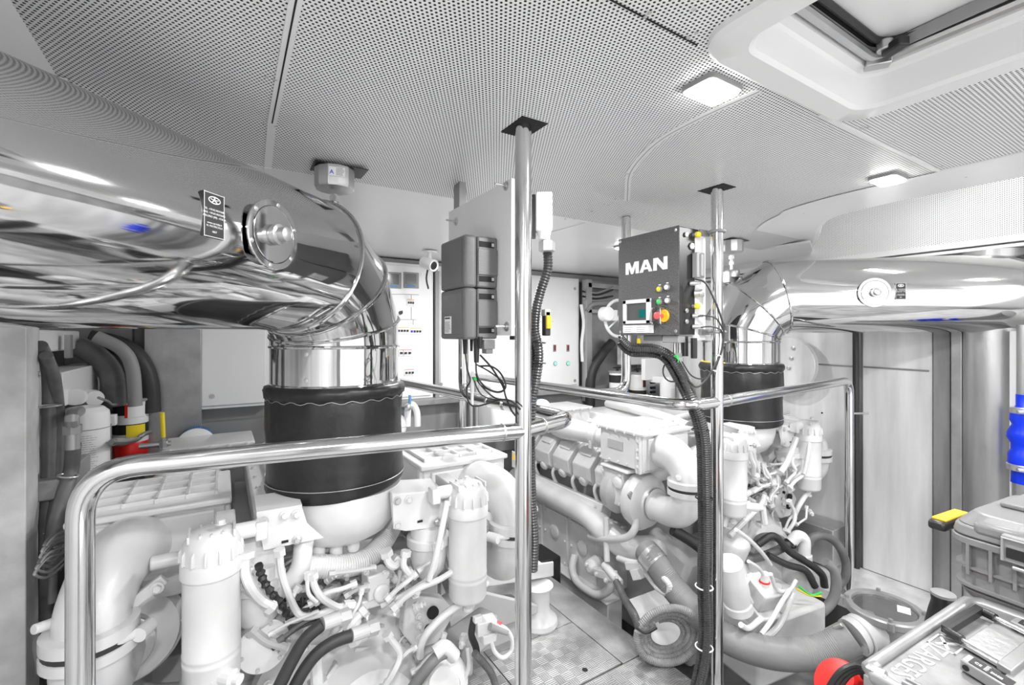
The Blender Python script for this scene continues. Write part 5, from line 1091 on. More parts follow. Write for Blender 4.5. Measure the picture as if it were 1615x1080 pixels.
b = B(); b.tube([PL(916, 480, 3.2), PL(920, 510, 3.2), PL(917, 540, 3.2), PL(918, 570, 3.2)], .014, 8, 5); b.build('cable', 'white', lk)
# white ring-shaped valve wheel by the control box
vw = thing('valve_handwheel', PL(957, 503, 2.9), 'round white handwheel just left of the dark control box', 'valve')
c_ = PL(975, 502, 2.9); b = B(); b.torus(c_, (0, -1, 0), .155, .014, 32, 8, 0, 2 * PI)
for k in range(5): a = k * 2 * PI / 5; b.cyl(c_, c_ + V((math.cos(a), 0, math.sin(a))) * .155, .008, seg=8)
b.build('wheel', 'white', vw)
b = B(); q = PL(957, 495, 2.86); b.lathe(q, (0, -1, 0), [(.06, -.05), (.06, .02), (.055, .03), (.03, .03)], 24); b.box(q + V((.05, .02, -.01)), (.12, .06, .09)); b.build('valve_body', 'white', vw, bevel=0.004)

# ================================================================ FUEL SEPARATORS (port and starboard sets)
def separator(c, label, bands, knob='brass', R=.075, H=.32, red=False):
    """c = centre of the top"""
    r = thing('fuel_separator', c - Z3 * H, label, 'fuel filter', None)
    b = B(); b.lathe(c, (0, 0, -1), [(R * .96, .0), (R, .006), (R, H)], 28); b.build('body', 'white', r)
    b = B(); b.lathe(c + Z3 * .008, (0, 0, -1), [(R * 1.05, 0), (R * 1.12, .004), (R * 1.12, .012), (R * 1.02, .016)], 28); b.build('lid', 'greylt', r)
    for (t0, t1, m) in bands:
        b = B(); b.lathe(c, (0, 0, -1), [(R + .0012, t0 * H), (R + .0012, t1 * H)], 28); b.build('band', m, r)
    if red:
        b = B(); b.lathe(c - Z3 * H, (0, 0, -1), [(R * .95, 0), (R * 1.0, .01), (R * .95, .11), (R * .6, .13)], 28); b.build('bowl', 'red', r, label='red transparent bowl')
    b = B(); b.lathe(c + Z3 * .006, Z3, [(.012, 0), (.012, .03), (.016, .032), (.016, .04)], 10); b.cyl(c + V((-.045, 0, .036)), c + V((.045, 0, .036)), .006, seg=8); b.build('t_handle', knob, r)
    return r
def lab(r, c, R, ang, z0, z1, half, m, nm, R2=None):
    b = B(); vs = []; n = 8
    for k in range(n + 1):
        a = ang - half + 2 * half * k / n
        for z in (z0, z1): vs.append(V((c.x + (R + .0025) * math.cos(a), c.y + (R + .0025) * math.sin(a), z)))
    b.add(vs, [(2 * k, 2 * k + 2, 2 * k + 3, 2 * k + 1) for k in range(n)]); return b.build('label', m, r, label=nm)
Bn = [(.10, .34, 'black'), (.56, .80, 'black')]
s1c = PZ(206, 630, 2.45); s2c = PW(212, 622, -.40)
ca = math.atan2(-s1c.y, -s1c.x)
s1_ = separator(s1c, 'near one of two black-and-white fuel separators at the left, brass handle and red bowl', Bn, R=.074, H=.215, red=True)
lab(s1_, s1c, .074, ca + .3, s1c.z - .085, s1c.z - .018, .55, 'wht', 'white label with red print'); lab(s1_, s1c, .0745, ca + .3, s1c.z - .185, s1c.z - .125, .55, 'yellow', 'yellow label')
lab(s1_, s1c, .0748, ca - .25, s1c.z - .085, s1c.z - .018, .08, 'red', 'red label edge')
s2_ = separator(PZ(228, 621, 2.72), 'rear one of two black-and-white fuel separators at the left, partly hidden', Bn, R=.06, H=.25)
ss = PL(1003, 590, 3.0); s3_ = separator(PL(1005, 588, 2.95), 'fuel separator on the far side with pale red print, right of the rail stanchion', [(.12, .5, 'white'), (.62, .9, 'black')], 'black', R=.075, H=.24)
q = PL(1005, 588, 2.95); lab(s3_, q, .0765, math.atan2(-q.y, -q.x), q.z - .13, q.z - .03, .75, 'white', 'white label'); lab(s3_, q, .0775, math.atan2(-q.y, -q.x) + .85, q.z - .12, q.z - .02, .25, mat('maroon', (.12, .02, .02)), 'dark red label edge')
s4_ = separator(PL(973, 586, 3.0), 'fuel separator on the far side with a yellow band, left of the rail stanchion', [(.12, .42, 'black'), (.66, 1.0, 'yellow')], 'black', R=.07, H=.22)
for zz in (0, 1): pass
b = B(); q = PL(1026, 596, 2.95)
for dz in (0, -.04, -.09, -.13): b.cyl(q + Z3 * dz, q + V((.05, 0, dz)), .013, seg=10)
b.build('hose_union', 'black', s3_)
# white box and filter canisters beside them on the far side
b = B(); b.bb(PL(985, 560, 3.1).x, 3.49, 3.1, 3.2, 1.22, 1.40); tag(b.build('filter_rack', 'cab', None, bevel=0.004, org=(3.4, 3.15, 1.27)), 'white rack panel behind the far separators, under the dark control box', 'rack')
b = B(); b.bb(3.0, 3.49, 2.72, 2.76, 1.12, 1.30); tag(b.build('filter_rack', 'cab', None, bevel=.004, org=(3.3, 2.74, 1.12)), 'narrow white mounting bar directly behind the two far white canisters', 'rack')
for k, px in enumerate((1052, 1078)):
    q = PL(px, 600, 2.6); r = thing('filter_canister', q - Z3 * .3, ['left', 'right'][k] + ' one of two white filter canisters seen under the dark control box', 'filter')
    b = B(); b.lathe(q, (0, 0, -1), [(.04, -.03), (.055, -.02), (.06, 0), (.06, .30)], 20); b.build('canister', 'white', r); b = B(); b.box(q + V((0, 0.05, .0)), (.08, .2, .05)); b.build('head', 'white', r, bevel=.006)
    lines(q + V((-.03, -.062, -.2)), (1, 0, 0), Z3, .06, .14, 9, .003, 'greylt', r, seed=k)

# ================================================================ PORT SIDE CLUTTER
def PQ(px, py, W=-.55): return PW(px, py, W)
b = B(); b.bb(-.60, -.56, PQ(40, 700).y - .0, PQ(68, 700).y, -.3, 1.80); b.bb(-.60, -.52, PQ(19, 700).y, PQ(40, 700).y, -.3, 1.80)
fp = thing('frame_post', (-.58, 2.0, -.3), 'vertical aluminium frame post at the left edge', 'post'); b.build('post', 'frame', fp, bevel=0.003)
for (px, py) in [(50, 578), (60, 590), (52, 851)]: bolt(fp, PQ(px, py, -.56), (1, 0, 0), .008, 'bolt')
vh = thing('vertical_hoses', (-.5, 2.3, 0), 'pair of grey-black hoses clamped to the frame post at the left', 'hose')
for pl, rr, W in [([(62, 545), (75, 575), (78, 620), (77, 700), (75, 780), (72, 850), (74, 960), (78, 1040), (88, 1100)], .021, -.52), ([(72, 560), (86, 600), (92, 660), (90, 740), (84, 810), (78, 860)], .018, -.5), ([(88, 850), (84, 880), (82, 950)], .012, -.47)]:
    b = B(); b.tube([PW(x, y, W) for x, y in pl], rr, 14, 6); b.build('hose', 'rubberg', vh)
for (x, y) in [(76, 640), (80, 835), (78, 985), (80, 1030)]:
    b = B(); b.torus(PW(x, y, -.51), Z3, .032, .003, 18, 6); b.build('hose_clamp', 'bolt', vh)
gh_ = thing('hydraulic_hose', PW(115, 700, -.45), 'grey hydraulic hose with a metal elbow fitting in front of the white canister', 'hose')
b = B(); b.tube([PW(115, 700, -.44), PW(112, 740, -.45), PW(100, 780, -.46), (PW(88, 830, -.47)), PW(84, 900, -.48)], .022, 16, 6); b.build('hose', 'rubberg', gh_)
b = B(); b.cyl(PW(114, 708, -.44), PW(114, 682, -.44), .021); b.lathe(PW(114, 684, -.44), Z3, [(.027, 0), (.027, .03)], 6); b.tube([PW(114, 676, -.44), PW(114, 655, -.44), PW(124, 648, -.47)], .02, 14, 5); b.build('elbow_fitting', 'alu', gh_, ang=25)
b = B(); b.torus(PW(107, 750, -.45), (.2, 0, 1), .027, .003, 18, 6); b.build('hose_clamp', 'bolt', gh_)
wb = thing('wire_bundle', PW(85, 850, -.4), 'coiled bundle of thin wires hanging at the left beside the near rail', 'wires')
rw = random.Random(2)
for k in range(6):
    x0, y0 = 92 - k * 3, 830 + 9 * k; b = B()
    b.tube([PW(112 - k, y0 - 5, -.42), PW(x0, y0 + 4, -.42 + .01 * rw.random()), PW(x0 - 18, y0 + 22, -.42), PW(x0 - 22, y0 + 32, -.42), PW(x0, y0 + 34, -.42), PW(108, y0 + 8, -.42)], .0035, 6, 6); b.build('wire', 'greylt' if k % 3 else 'rubberg', wb)
wc = thing('filter_canister', PW(140, 760, -.56), 'big white canister with printed instructions at the left behind the curved rail', 'filter')
c_ = PW(134, 660, -.50); R_ = .082
b = B(); b.lathe(c_ + Z3 * .02, (0, 0, -1), [(.03, -.035), (.06, -.03), (.08, -.01), (R_, .01), (R_, .40)], 32); b.build('canister', 'white', wc)
b = B(); b.torus(c_ - Z3 * .04, Z3, R_, .002, 32, 6); b.build('seam', 'greymid', wc)
vd = V((-c_.x, -c_.y, 0)).normalized(); sd_ = Z3.cross(vd)
lines(c_ + vd * (R_ + .001) - sd_ * .035 - Z3 * .26, sd_, Z3, .075, .2, 22, .0015, 'greymid', wc, seed=3)
b = B(); b.lathe(PW(147, 628, -.52), vd + sd_ * .3, [(.038, -.06), (.04, .0), (.036, .02), (.03, .02)], 24); b.build('valve_cap', 'white', wc)
b = B(); b.lathe(PW(120, 626, -.52), (0, -1, .1), [(.034, -.02), (.034, .03), (.02, .032)], 24); b.build('valve_cap', 'white', wc)
b = B(); b.tube([PW(155, 627, -.46), PW(170, 633, -.45), PW(178, 638, -.45), PW(200, 633, -.43)], .006, 8, 6); b.build('lever', 'greymid', wc)
b = B(); b.box(PW(177, 662, -.44), (.03, .05, .05)); b.build('sensor_block', 'white', wc, bevel=.004)
b = B(); b.cyl(PW(173, 668, -.44), PW(173, 760, -.44), .006, seg=8); b.build('drain_tube', 'greylt', wc)
bx = PW(130, 610, -.62)
b = B(); b.bb(-.66, -.54, PW(88, 600, -.56).y, PW(172, 600, -.56).y, 1.21, 1.35); wbx = tag(b.build('terminal_box', 'cab', None, bevel=.004, org=(-.6, 2.7, 1.26)), 'white terminal box above the printed canister at the left', 'box')
b = B(); b.bb(-.69, -.60, 2.3, 3.1, 1.43, 1.52); tag(b.build('upper_box', 'cab', None, bevel=.008, org=(-.65, 2.7, 1.49)), 'white box just under the large duct at the left edge', 'box')
b = B(); b.bb(-.58, -.56, PW(88, 560, -.57).y + .16, PW(93, 560, -.57).y + .16, 1.40, 1.50); tag(b.build('support_strap', 'alu', None, org=(-.57, 2.5, 1.4)), 'short metal strap above the white terminal box', 'bracket')
for k, (pl, rr) in enumerate([([(140, 535), (185, 545), (215, 565), (232, 600), (236, 650)], .05), ([(120, 545), (150, 560), (175, 590), (180, 640)], .05), ([(150, 530), (190, 550), (208, 580), (213, 640)], .03)]):
    b = B(); b.tube([PL(x, y, 3.15 - .08 * k) for x, y in pl], rr, 18, 8); tag(b.build('duct_hose', ['rubber', 'rubberg', 'greylt'][k], None, org=PL(*pl[-1], 3.15 - .08 * k)), ['outermost thick black hose curving down behind the left separators', 'inner dark hose curving down behind the printed canister', 'pale hose curving between the two dark hoses at the left'][k], 'hose')
b = B(); b.bb(-.70, -.47, 2.2, 3.0, .93, 1.0); tag(b.build('filter_shelf', 'greylt', None, bevel=.006, org=(-.6, 2.6, .93)), 'grey wall shelf behind and below the left fuel separators', 'shelf')
# yellow-handled valve and pipe
yv = thing('ball_valve', PW(255, 685, -.35), 'small ball valve with an upright yellow handle left of the blank cabinet', 'valve')
q = PL(257, 690, 2.75); b = B(); b.cyl(q, q - Z3 * .03, .008, seg=10); b.cyl(q + V((-.09, -.0, -.03)), q + V((.03, 0, -.03)), .013, seg=12); b.lathe(q - Z3 * .03, Z3, [(.02, -.015), (.02, .015)], 8); b.build('valve_body', 'steel', yv)
b = B(); b.rod(q, q + V((-.004, 0, .12)), .0095); b.build('handle', 'yellow', yv, label='yellow handle')
b = B(); b.tube([PW(175, 697, -.40), PW(195, 697, -.38), PW(215, 693, -.36), PW(225, 685, -.34), PW(240, 680, -.33)], .011, 10, 6); b.cyl(PW(178, 697, -.40), PW(195, 697, -.38), .017, seg=8); b.build('pipe', 'steel', yv)
# item behind the near sleeve: small lever valve in the middle gap
mv = thing('hose_tap', PL(648, 640, 3.0), 'curved white pipe with a small blue lever just right of the black sleeve', 'valve')
b = B(); b.tube([PL(642, 672, 3.0), PL(643, 645, 3.0), PL(650, 638, 3.0), PL(657, 650, 3.0), PL(658, 672, 3.0)], .022, 12, 6); b.build('pipe', 'white', mv)
b = B(); b.box(PL(646, 630, 2.97), (.015, .015, .06)); b.build('lever', M['bluef'], mv, bevel=.002, label='blue lever'); b = B(); b.sphere(PL(643, 642, 2.96), .025, 12); b.build('ball', 'bolt', mv)
for k, px in enumerate((731, 742, 751)):
    b = B(); p = PL(px, 640, 3.0); b.cyl((p.x, p.y, -.6), (p.x, p.y, 1.2), .018, seg=12); tag(b.build('standpipe', 'steel', None, org=(p.x, p.y, -.6)), ['leftmost', 'middle', 'rightmost'][k] + ' of three steel standpipes below the curved rail pipe', 'pipe')
ft = thing('fuel_tank', (PL(800, 660, 2.9).x, 2.9, .8), 'white tank with a bracket just behind the near post at rail height', 'tank')
b = B(); b.bb(PL(777, 660, 2.85).x, PL(800, 660, 2.85).x + .2, 2.85, 3.1, .8, 1.16); b.build('tank', 'white', ft, bevel=.03)
b = B(); q = PL(811, 725, 2.2); b.box(q, (.004, .05, .09)); tag(b.build('lifting_eye', 'white', None, bevel=.001, org=q), 'white perforated tab left of the near post', 'bracket')
b = B(); b.box(PL(813, 720, 2.15), (.035, .006, .035), RY(20)); tag(b.build('warning_tag', 'orange', None, org=PL(813, 722, 2.15)), 'small amber tag hanging left of the near post', 'tag')
b = B(); q = PL(830, 905, 2.45); b.box(q + V((.07, 0, 0)), (.24, .22, .22)); tag(b.build('battery_box', 'black', None, bevel=.01, org=q - Z3 * .1), 'black battery box standing on the floor behind the near post', 'box')
pf = thing('mounting_pedestal', (1.42, 2.05, 0), 'white cast pedestal foot standing on the tread plate right of the near post', 'pedestal')
q = PH(858, 985, 0); b = B(); b.lathe((q.x - .02, q.y + .03, 0), Z3, [(.10, 0), (.105, .01), (.10, .03), (.075, .05), (.06, .09), (.065, .17), (.08, .20)], 32); b.build('foot', P_, pf)
b = B(); t0 = PZ(735, 925, 2.05); t1 = PZ(885, 905, 2.35); dR = (t1 - t0)
b.obox(V((q.x + .10, q.y + .05, .20)), V((-.55, -.04, .10)), V((0, .16, 0)), V((0, 0, .03))); b.obox(V((q.x + .10, q.y + .05, .22)), V((-.55, -.04, .10)), V((0, .012, 0)), V((0, 0, .06))); b.obox(V((q.x + .10, q.y + .21, .22)), V((-.55, -.04, .10)), V((0, .012, 0)), V((0, 0, .06)))
b.build('channel', P_, pf, bevel=.006)

# ================================================================ BILGE AND STARBOARD CLUTTER
bh = thing('suction_hose', PL(1220, 1040, 1.05), 'very thick grey ribbed hose sweeping along the bottom to the sight-glass strainer', 'hose')
P = [PL(1018, 868, 1.66), PL(1030, 882, 1.6), PL(1060, 925, 1.5), PL(1100, 968, 1.36), PL(1150, 1008, 1.22), PL(1220, 1030, 1.08), PL(1290, 1028, .97), PL(1345, 1005, .88)]
b = B(); b.corr(P, .062, .009, .022, 24); b.build('hose', 'paintd', bh)
b = B(); b.cyl(PL(1020, 872, 1.64), PL(1036, 890, 1.58), .066, seg=28); b.build('hose_clamp', 'bolt', bh)
b = B(); b.cyl(PL(1320, 1018, .93), PL(1340, 1008, .895), .067, seg=28); b.build('hose_clamp', 'bolt', bh)
b = B(); b.rod(PL(1315, 990, .93), PL(1328, 985, .9), .008); b.box(PL(1365, 1025, .83), (.03, .02, .03)); b.build('clamp_screw', 'bolt', bh)
st = thing('sea_strainer', (2.42, .80, 0), 'sea strainer with an oval-looking round sight glass beside the aluminium case', 'strainer')
g0 = PH(1394, 958, .36)
b = B(); b.lathe((g0.x, g0.y, 0), Z3, [(.105, .0), (.105, .33), (.135, .335), (.14, .34), (.14, .362), (.135, .368), (.112, .368), (.108, .352), (.104, .352)], 48); b.build('body', 'alu', st)
b = B(); b.lathe((g0.x, g0.y, 0), Z3, [(.106, .352), (.106, .358), (0, .358)], 40); b.build('sight_glass', 'glass', st)
b = B(); b.lathe((g0.x, g0.y, 0), Z3, [(.10, .25), (.10, .26), (0, .26)], 32); b.build('basket', 'greymid', st)
b = B(); b.obox(V((g0.x + .03, g0.y - .08, .359)), (.055, .02, 0), (-.015, .04, 0), (0, 0, .001)); b.build('sticker', 'wht', st)
for k in range(4):
    a = k * PI / 2 + .5; p = V((g0.x + .128 * math.cos(a), g0.y + .128 * math.sin(a), .366)); b = B(); b.lathe(p, Z3, [(.016, -.03), (.016, 0), (.008, .002), (.008, .014)], 12); b.build('lug', 'alu', st)
e0 = PL(1345, 1005, .88); b = B(); b.tube([e0, e0 + V((.08, -.03, .02)), V((g0.x, g0.y, .2))], .07, 24, 6); b.torus(e0 + V((.02, -.01, .004)), (1, -.3, .2), .072, .005, 28, 6); b.build('inlet_neck', 'paintg', st)
# grey hoses looping behind
for k, (pl, rr, m, z, nm) in enumerate([
    ([(1120, 875), (1150, 883), (1190, 880), (1225, 868), (1250, 852)], .022, 'rubberg', 2.55, 'grey hose arching across to the white elbow right of the far post'),
    ([(1275, 860), (1280, 848), (1300, 845), (1320, 858), (1333, 885), (1332, 910), (1320, 925)], .022, 'rubberg', 2.6, 'dark grey hose looping down left of the right-hand rail upright'),
    ([(1300, 885), (1315, 900), (1318, 925), (1310, 950), (1285, 972), (1250, 990), (1225, 1002)], .024, 'paintd', 2.4, 'long pale grey hose bending round towards the thick ribbed hose'),
    ([(1195, 858), (1220, 845), (1245, 870), (1270, 885), (1295, 905), (1300, 925)], .019, 'rubber', 2.5, 'black hose lying over the far gearbox to the right'),
    ([(1210, 875), (1240, 890), (1270, 900), (1285, 925)], .018, 'rubber', 2.48, 'second black hose just below the first over the far gearbox'),
    ([(1185, 870), (1200, 848), (1225, 848), (1240, 858)], .022, 'paintd', 2.6, 'short pale hose arch behind the white elbow'),
    ([(1120, 855), (1160, 862), (1200, 873)], .02, 'paintd', 2.6, 'pale hose lying just right of the far post'),
    ([(1060, 835), (1085, 850), (1110, 868)], .028, 'rubber', 2.4, 'short black hose behind the corrugated bundle')]):
    b = B(); b.tube([PZ(x, y, z) for x, y in pl], rr, 14, 7); tag(b.build('coolant_hose', m, None, org=PZ(*pl[len(pl) // 2], z)), nm, 'hose')
we = thing('hose_elbow', PZ(1260, 860, 2.52), 'white pipe elbow standing above the far gearbox', 'pipe elbow')
b = B(); b.tube([PZ(1247, 855, 2.53), PZ(1258, 845, 2.53), PZ(1268, 852, 2.53), PZ(1268, 875, 2.53)], .03, 16, 6); b.lathe(PZ(1268, 880, 2.53), Z3, [(.04, -.02), (.04, .02)], 8); b.build('elbow', P_, we, ang=25)
b = B(); b.torus(PZ(1246, 857, 2.53), (1, 0, .5), .028, .005, 20, 6); b.build('hose_clamp', 'rubber', we)
b = B(); b.tube([PZ(1163, 858, 2.45), PZ(1168, 880, 2.43), PZ(1176, 915, 2.4)], .016, 4, 3); tag(b.build('hanging_strap', P_, None, org=PZ(1168, 890, 2.43)), 'white strap holding the grey hoses right of the far post', 'strap')
for k, (m, dx) in enumerate((('yellow', 0), ('green', 4))):
    b = B(); b.tube([PZ(1255 + dx, 928 - k * 4, 2.3), PZ(1275 + dx, 938, 2.3), PZ(1295, 940 - 6 * k, 2.3)], .005, 6, 4); tag(b.build('earth_cable', m, None, org=PZ(1275, 938, 2.3)), ['yellow earth wire low behind the thick hose', 'green earth wire beside the yellow one low behind the thick hose'][k], 'wire')
# coiled corrugated hose
ch_ = thing('coiled_conduit', PZ(1050, 1010, 2.15), 'coiled grey corrugated conduit tied up beside the walkway', 'conduit')
for k in range(4):
    a0_, rx, ry = -2.6 + k * .2, 50 - k * 7, 46 - k * 6; cx_, cy_ = 1054 - k * 1.5, 1002 - k * 1
    P = [PZ(cx_ + rx * math.cos(a0_ + t * .3), cy_ + ry * math.sin(a0_ + t * .3) + .12 * rx * math.cos(t * .3), 2.08 + .03 * k + .002 * t) for t in range(0, 21)]
    b = B(); b.corr(P, .018, .009, .12, 10); b.build('conduit_loop', 'conduit', ch_)
b = B(); b.tube([PZ(1003, 990, 2.05), PZ(1018, 998, 2.03), PZ(1035, 990, 2.05)], .006, 8, 5); b.build('strap', 'black', ch_)
b = B(); b.prism([PZ(990, 945, 2.5), PZ(1045, 925, 2.5), PZ(1080, 975, 2.4), PZ(1060, 1040, 2.35), PZ(1035, 1020, 2.35)], V((.1, .1, -.15))); tag(b.build('bilge_tray', 'paint', None, bevel=.004, org=PZ(1030, 960, 2.5)), 'white tray in the bilge under the coiled conduit', 'tray')
b = B(); b.bb(PW(1240, 820, 3.42).x - .14, 3.49, PW(1330, 850, 3.42).y, PW(1240, 820, 3.42).y + .1, .02, .26); tag(b.build('wall_duct', 'steel', None, bevel=.004, org=(3.45, 2.0, .02)), 'long low grey metal box along the foot of the steel wall', 'box')
b = B(); b.lathe(PW(1240, 575, 3.4), (-1, 0, 0), [(.2, -.02), (.2, .02), (.195, .024)], 40); rp_ = tag(b.build('blanking_disc', 'sheet', None, org=PW(1240, 575, 3.4)), 'round pale steel disc on the wall behind the right duct elbow', 'disc')
for k in range(3): bolt(rp_, PW([1250, 1247, 1243][k], [549, 565, 580][k], 3.37), (-1, 0, 0), .010, 'bolt')
# black cylinder with grey cap
bc = thing('black_filler_pipe', (0, 0, 0), 'black conical filler neck with a grey cap behind the aluminium case', 'pipe'); q = PZ(1487, 938, 1.42)
bc.location = q - Z3 * .12; ORG[bc.name] = q - Z3 * .12
b = B(); b.lathe(q, (0, 0, -1), [(.028, 0), (.030, .004), (.028, .02), (.035, .05), (.048, .12), (.048, q.z)], 28); b.build('body', 'black', bc); b = B(); b.lathe(q, Z3, [(.030, -.002), (.030, .006), (.027, .008)], 28); b.build('cap', 'greylt', bc)
# blue bellows at the right edge
bl_ = thing('bellows', PW(1614, 700, 3.1), 'bright blue silicone bellows hose at the right edge', 'hose')
q = PZ(1616, 640, 2.3); sc_ = 2.3 / FPX
prof = []
for (dy, rr) in [(-18, .032), (0, .032), (8, .05), (22, .055), (30, .045), (42, .062), (50, .065), (60, .05), (70, .05), (76, .06), (95, .06), (105, .048), (122, .05)]: prof.append((rr, (dy) * sc_))
b = B(); b.lathe(q, (0, 0, -1), [(r_, t_) for r_, t_ in prof], 28); b.build('bellows', 'blue', bl_, ang=60)
for dy in (2, 92): b = B(); b.lathe(q - Z3 * dy * sc_, (0, 0, -1), [(.05 if dy < 9 else .062, 0), (.053 if dy < 9 else .065, .003), (.053 if dy < 9 else .065, .03), (.05, .033)], 28); b.rod(q - Z3 * (dy * sc_ + .015) + V((-.09, .01, 0)), q - Z3 * (dy * sc_ + .015) + V((-.03, -.05, 0)), .01); b.build('hose_clamp', 'bolt', bl_)
b = B(); b.cyl(q + Z3 * .04, q + Z3 * .4, .03, seg=20); b.build('pipe', 'steel', bl_)
b = B(); b.cyl(q - Z3 * .38, q - Z3 * 1.2, .045, seg=20); b.build('lower_pipe', 'steel', bl_)

# ================================================================ WORKBENCH, ALUMINIUM CASE, TOOL CASE
H0 = .90
pA = PH(1362, 1052, H0); pB = PH(1530, 940, H0)
dx = V((pB.x - pA.x, pB.y - pA.y, 0)); LW = dx.length; dx.normalize(); dy_ = V((dx.y, -dx.x, 0))   # dy_ points right/near
DW = .62
ac = thing('aluminium_case', pA + dx * LW / 2 + dy_ * DW / 2 + V((0, 0, -.34)), 'dented aluminium transport case at the bottom right, embossed lettering upside down on its lid', 'case')
z_ = pA.z
def cb(a0, a1, b0, b1, z0, z1): B0.obox(V((pA.x, pA.y, z0)) + dx * a0 + dy_ * b0, dx * (a1 - a0), dy_ * (b1 - b0), V((0, 0, z1 - z0)))
B0 = B(); cb(.006, LW - .006, .006, DW, z_ - .34, z_ - .06); B0.build('body', 'alucase', ac, bevel=.01)
B0 = B(); cb(.012, LW - .012, .012, DW, z_ - .058, z_ - .003); lid = B0.build('lid', 'alucase', ac, bevel=.004)
b = B()   # rounded rim along the left and back
rim = lambda a, c, z=z_ - .008: V((pA.x, pA.y, z)) + dx * a + dy_ * c
b.tube([rim(0.0, DW), rim(0.0, .02), rim(.02, .0), rim(LW - .02, 0), rim(LW, .02), rim(LW, DW)], .0125, 12, 1); b.build('lid_rim', 'alu', lid)
b = B(); b.obox(rim(-.006, .002, z_ - .06), dx * .05, dy_ * .05, V((0, 0, .05))); b.tube([rim(.008, .03, z_ - .002), rim(.008, .008, z_ - .004), rim(.03, .006, z_ - .006)], .011, 10, 5); b.build('corner_cap', 'steel', lid, bevel=.008)
for k in range(2):
    bolt(lid, rim(.0, .012 + .02 * k, z_ + .004), Z3, .003, 'bolt', 'rivet', .4)
b = B()
for k in range(2): b.tube([rim(.02 + .014 * k, .05, z_ - .002), rim(.02 + .014 * k, DW, z_ - .002)], .005, 8, 1)
b.build('lid_ridge', 'alucase', lid)
# embossed lettering: reads from the far end towards the viewer, seen upside down
tx = -dx; ty = dy_; 
t = text('ZARGES', .048, rim(.190, .024, z_ - .003), tx, ty, 'frame', lid, ext=.0014, sx=.9)
b = B(); o_ = rim(.245, .022, z_ - .003)
for (a0, a1, b0, b1) in [(0, .055, 0, .003), (0, .055, .04, .043), (0, .003, 0, .043), (.052, .055, 0, .043)]: b.obox(o_ + tx * -a0 * -1 * -1 + ty * b0, tx * (a1 - a0), ty * (b1 - b0), Z3 * .002) if 0 else b.obox(o_ + tx * a0 + ty * b0, tx * (a1 - a0), ty * (b1 - b0), Z3 * .002)
b.obox(o_ + tx * .01 + ty * .01, tx * .035 + ty * .022, tx * .004 - ty * .004, Z3 * .002); b.obox(o_ + tx * .008 + ty * .03, tx * .035 - ty * .022, tx * .004 + ty * .004, Z3 * .002)
b.build('embossed_mark', 'frame', lid)
# folding handle with black grip
hA, hB, hC, hD = PH(1488, 995, H0 + .012), PH(1545, 960, H0 + .012), PH(1598, 990, H0 + .008), PH(1545, 1030, H0 + .008)
hy = (hB - hA).normalized(); hx = ((hC - hB) + (hD - hA)); hx.z = 0; hx.normalize()
Lh = (hB - hA).length; hz = Z3
b = B(); b.tube(fillet([hA + hx * .03 + hy * .006, hA + hy * .006, hA + hy * (Lh - .006), hA + hx * .03 + hy * (Lh - .006)], .014, 6), .0085, 12, 1); b.obox(hA + hy * .004 - hx * .007 - Z3 * .006, hy * (Lh - .008), hx * .016, Z3 * .014); hg = b.build('handle_grip', 'black', ac, bevel=.002, label='black plastic grip')
b = B(); b.tube([hA + hx * .025 + hy * .006, hA + hx * .10 + hy * .006], .004, 8, 1); b.build('handle_wire', 'bolt', ac); b = B(); b.tube([hA + hx * .025 + hy * (Lh - .006), hA + hx * .10 + hy * (Lh - .006)], .004, 8, 1); b.build('handle_wire', 'bolt', ac)
b = B(); b.obox(hA + hx * .03 + hy * .0 - Z3 * .009, hx * .075, hy * Lh, Z3 * .002); b.build('handle_plate', 'steel', ac)
b = B(); b.obox(hA + hx * .09 - Z3 * .008 - hy * .01, hx * .022, hy * (Lh + .02), Z3 * .012); b.obox(hA + hx * .105 - Z3 * .009 - hy * .03, hx * .1, hy * (Lh + .06), Z3 * .004); b.build('handle_hinge', 'alu', ac, bevel=.003)
for k, (px, py) in enumerate([(1513, 1052), (1592, 990)]):
    o_ = PH(px, py, H0 + .004); b = B(); b.obox(o_ - Z3 * .004, hx * .16, hy * .032, Z3 * .02); lt = b.build('lid_latch', 'alu', ac, bevel=.003)
    b = B(); b.obox(o_ + hx * .012 + hy * .004 + Z3 * .0163, hx * .06, hy * .024, Z3 * .0008); pl2 = b.build('latch_label', 'black', lt)
    text('ZARGES', .008, o_ + hx * .042 + hy * .01 + Z3 * .0172, hx, hy, 'wht', pl2, align='LEFT', sx=.6, ext=.0003)
    lines(o_ + hx * .033 + hy * .006 + Z3 * .0172, hx, hy, .006, .02, 5, .0012, 'wht', pl2, seed=k)
    text('CE', .009, o_ + hx * .018 + hy * .011 + Z3 * .0172, hx, hy, 'wht', pl2, ext=.0003)
    b = B(); q = o_ + hx * .01 - hy * .0008 + Z3 * .006; b.lathe(q, -hy, [(.005, 0), (.005, .001)], 12); b.build('latch_hole', 'hole', lt)
    b = B(); b.obox(o_ + hx * .10 + hy * -.006 + Z3 * .008, hx * .02, hy * .044, Z3 * .012); b.build('latch_hook', 'black', lt, bevel=.003)
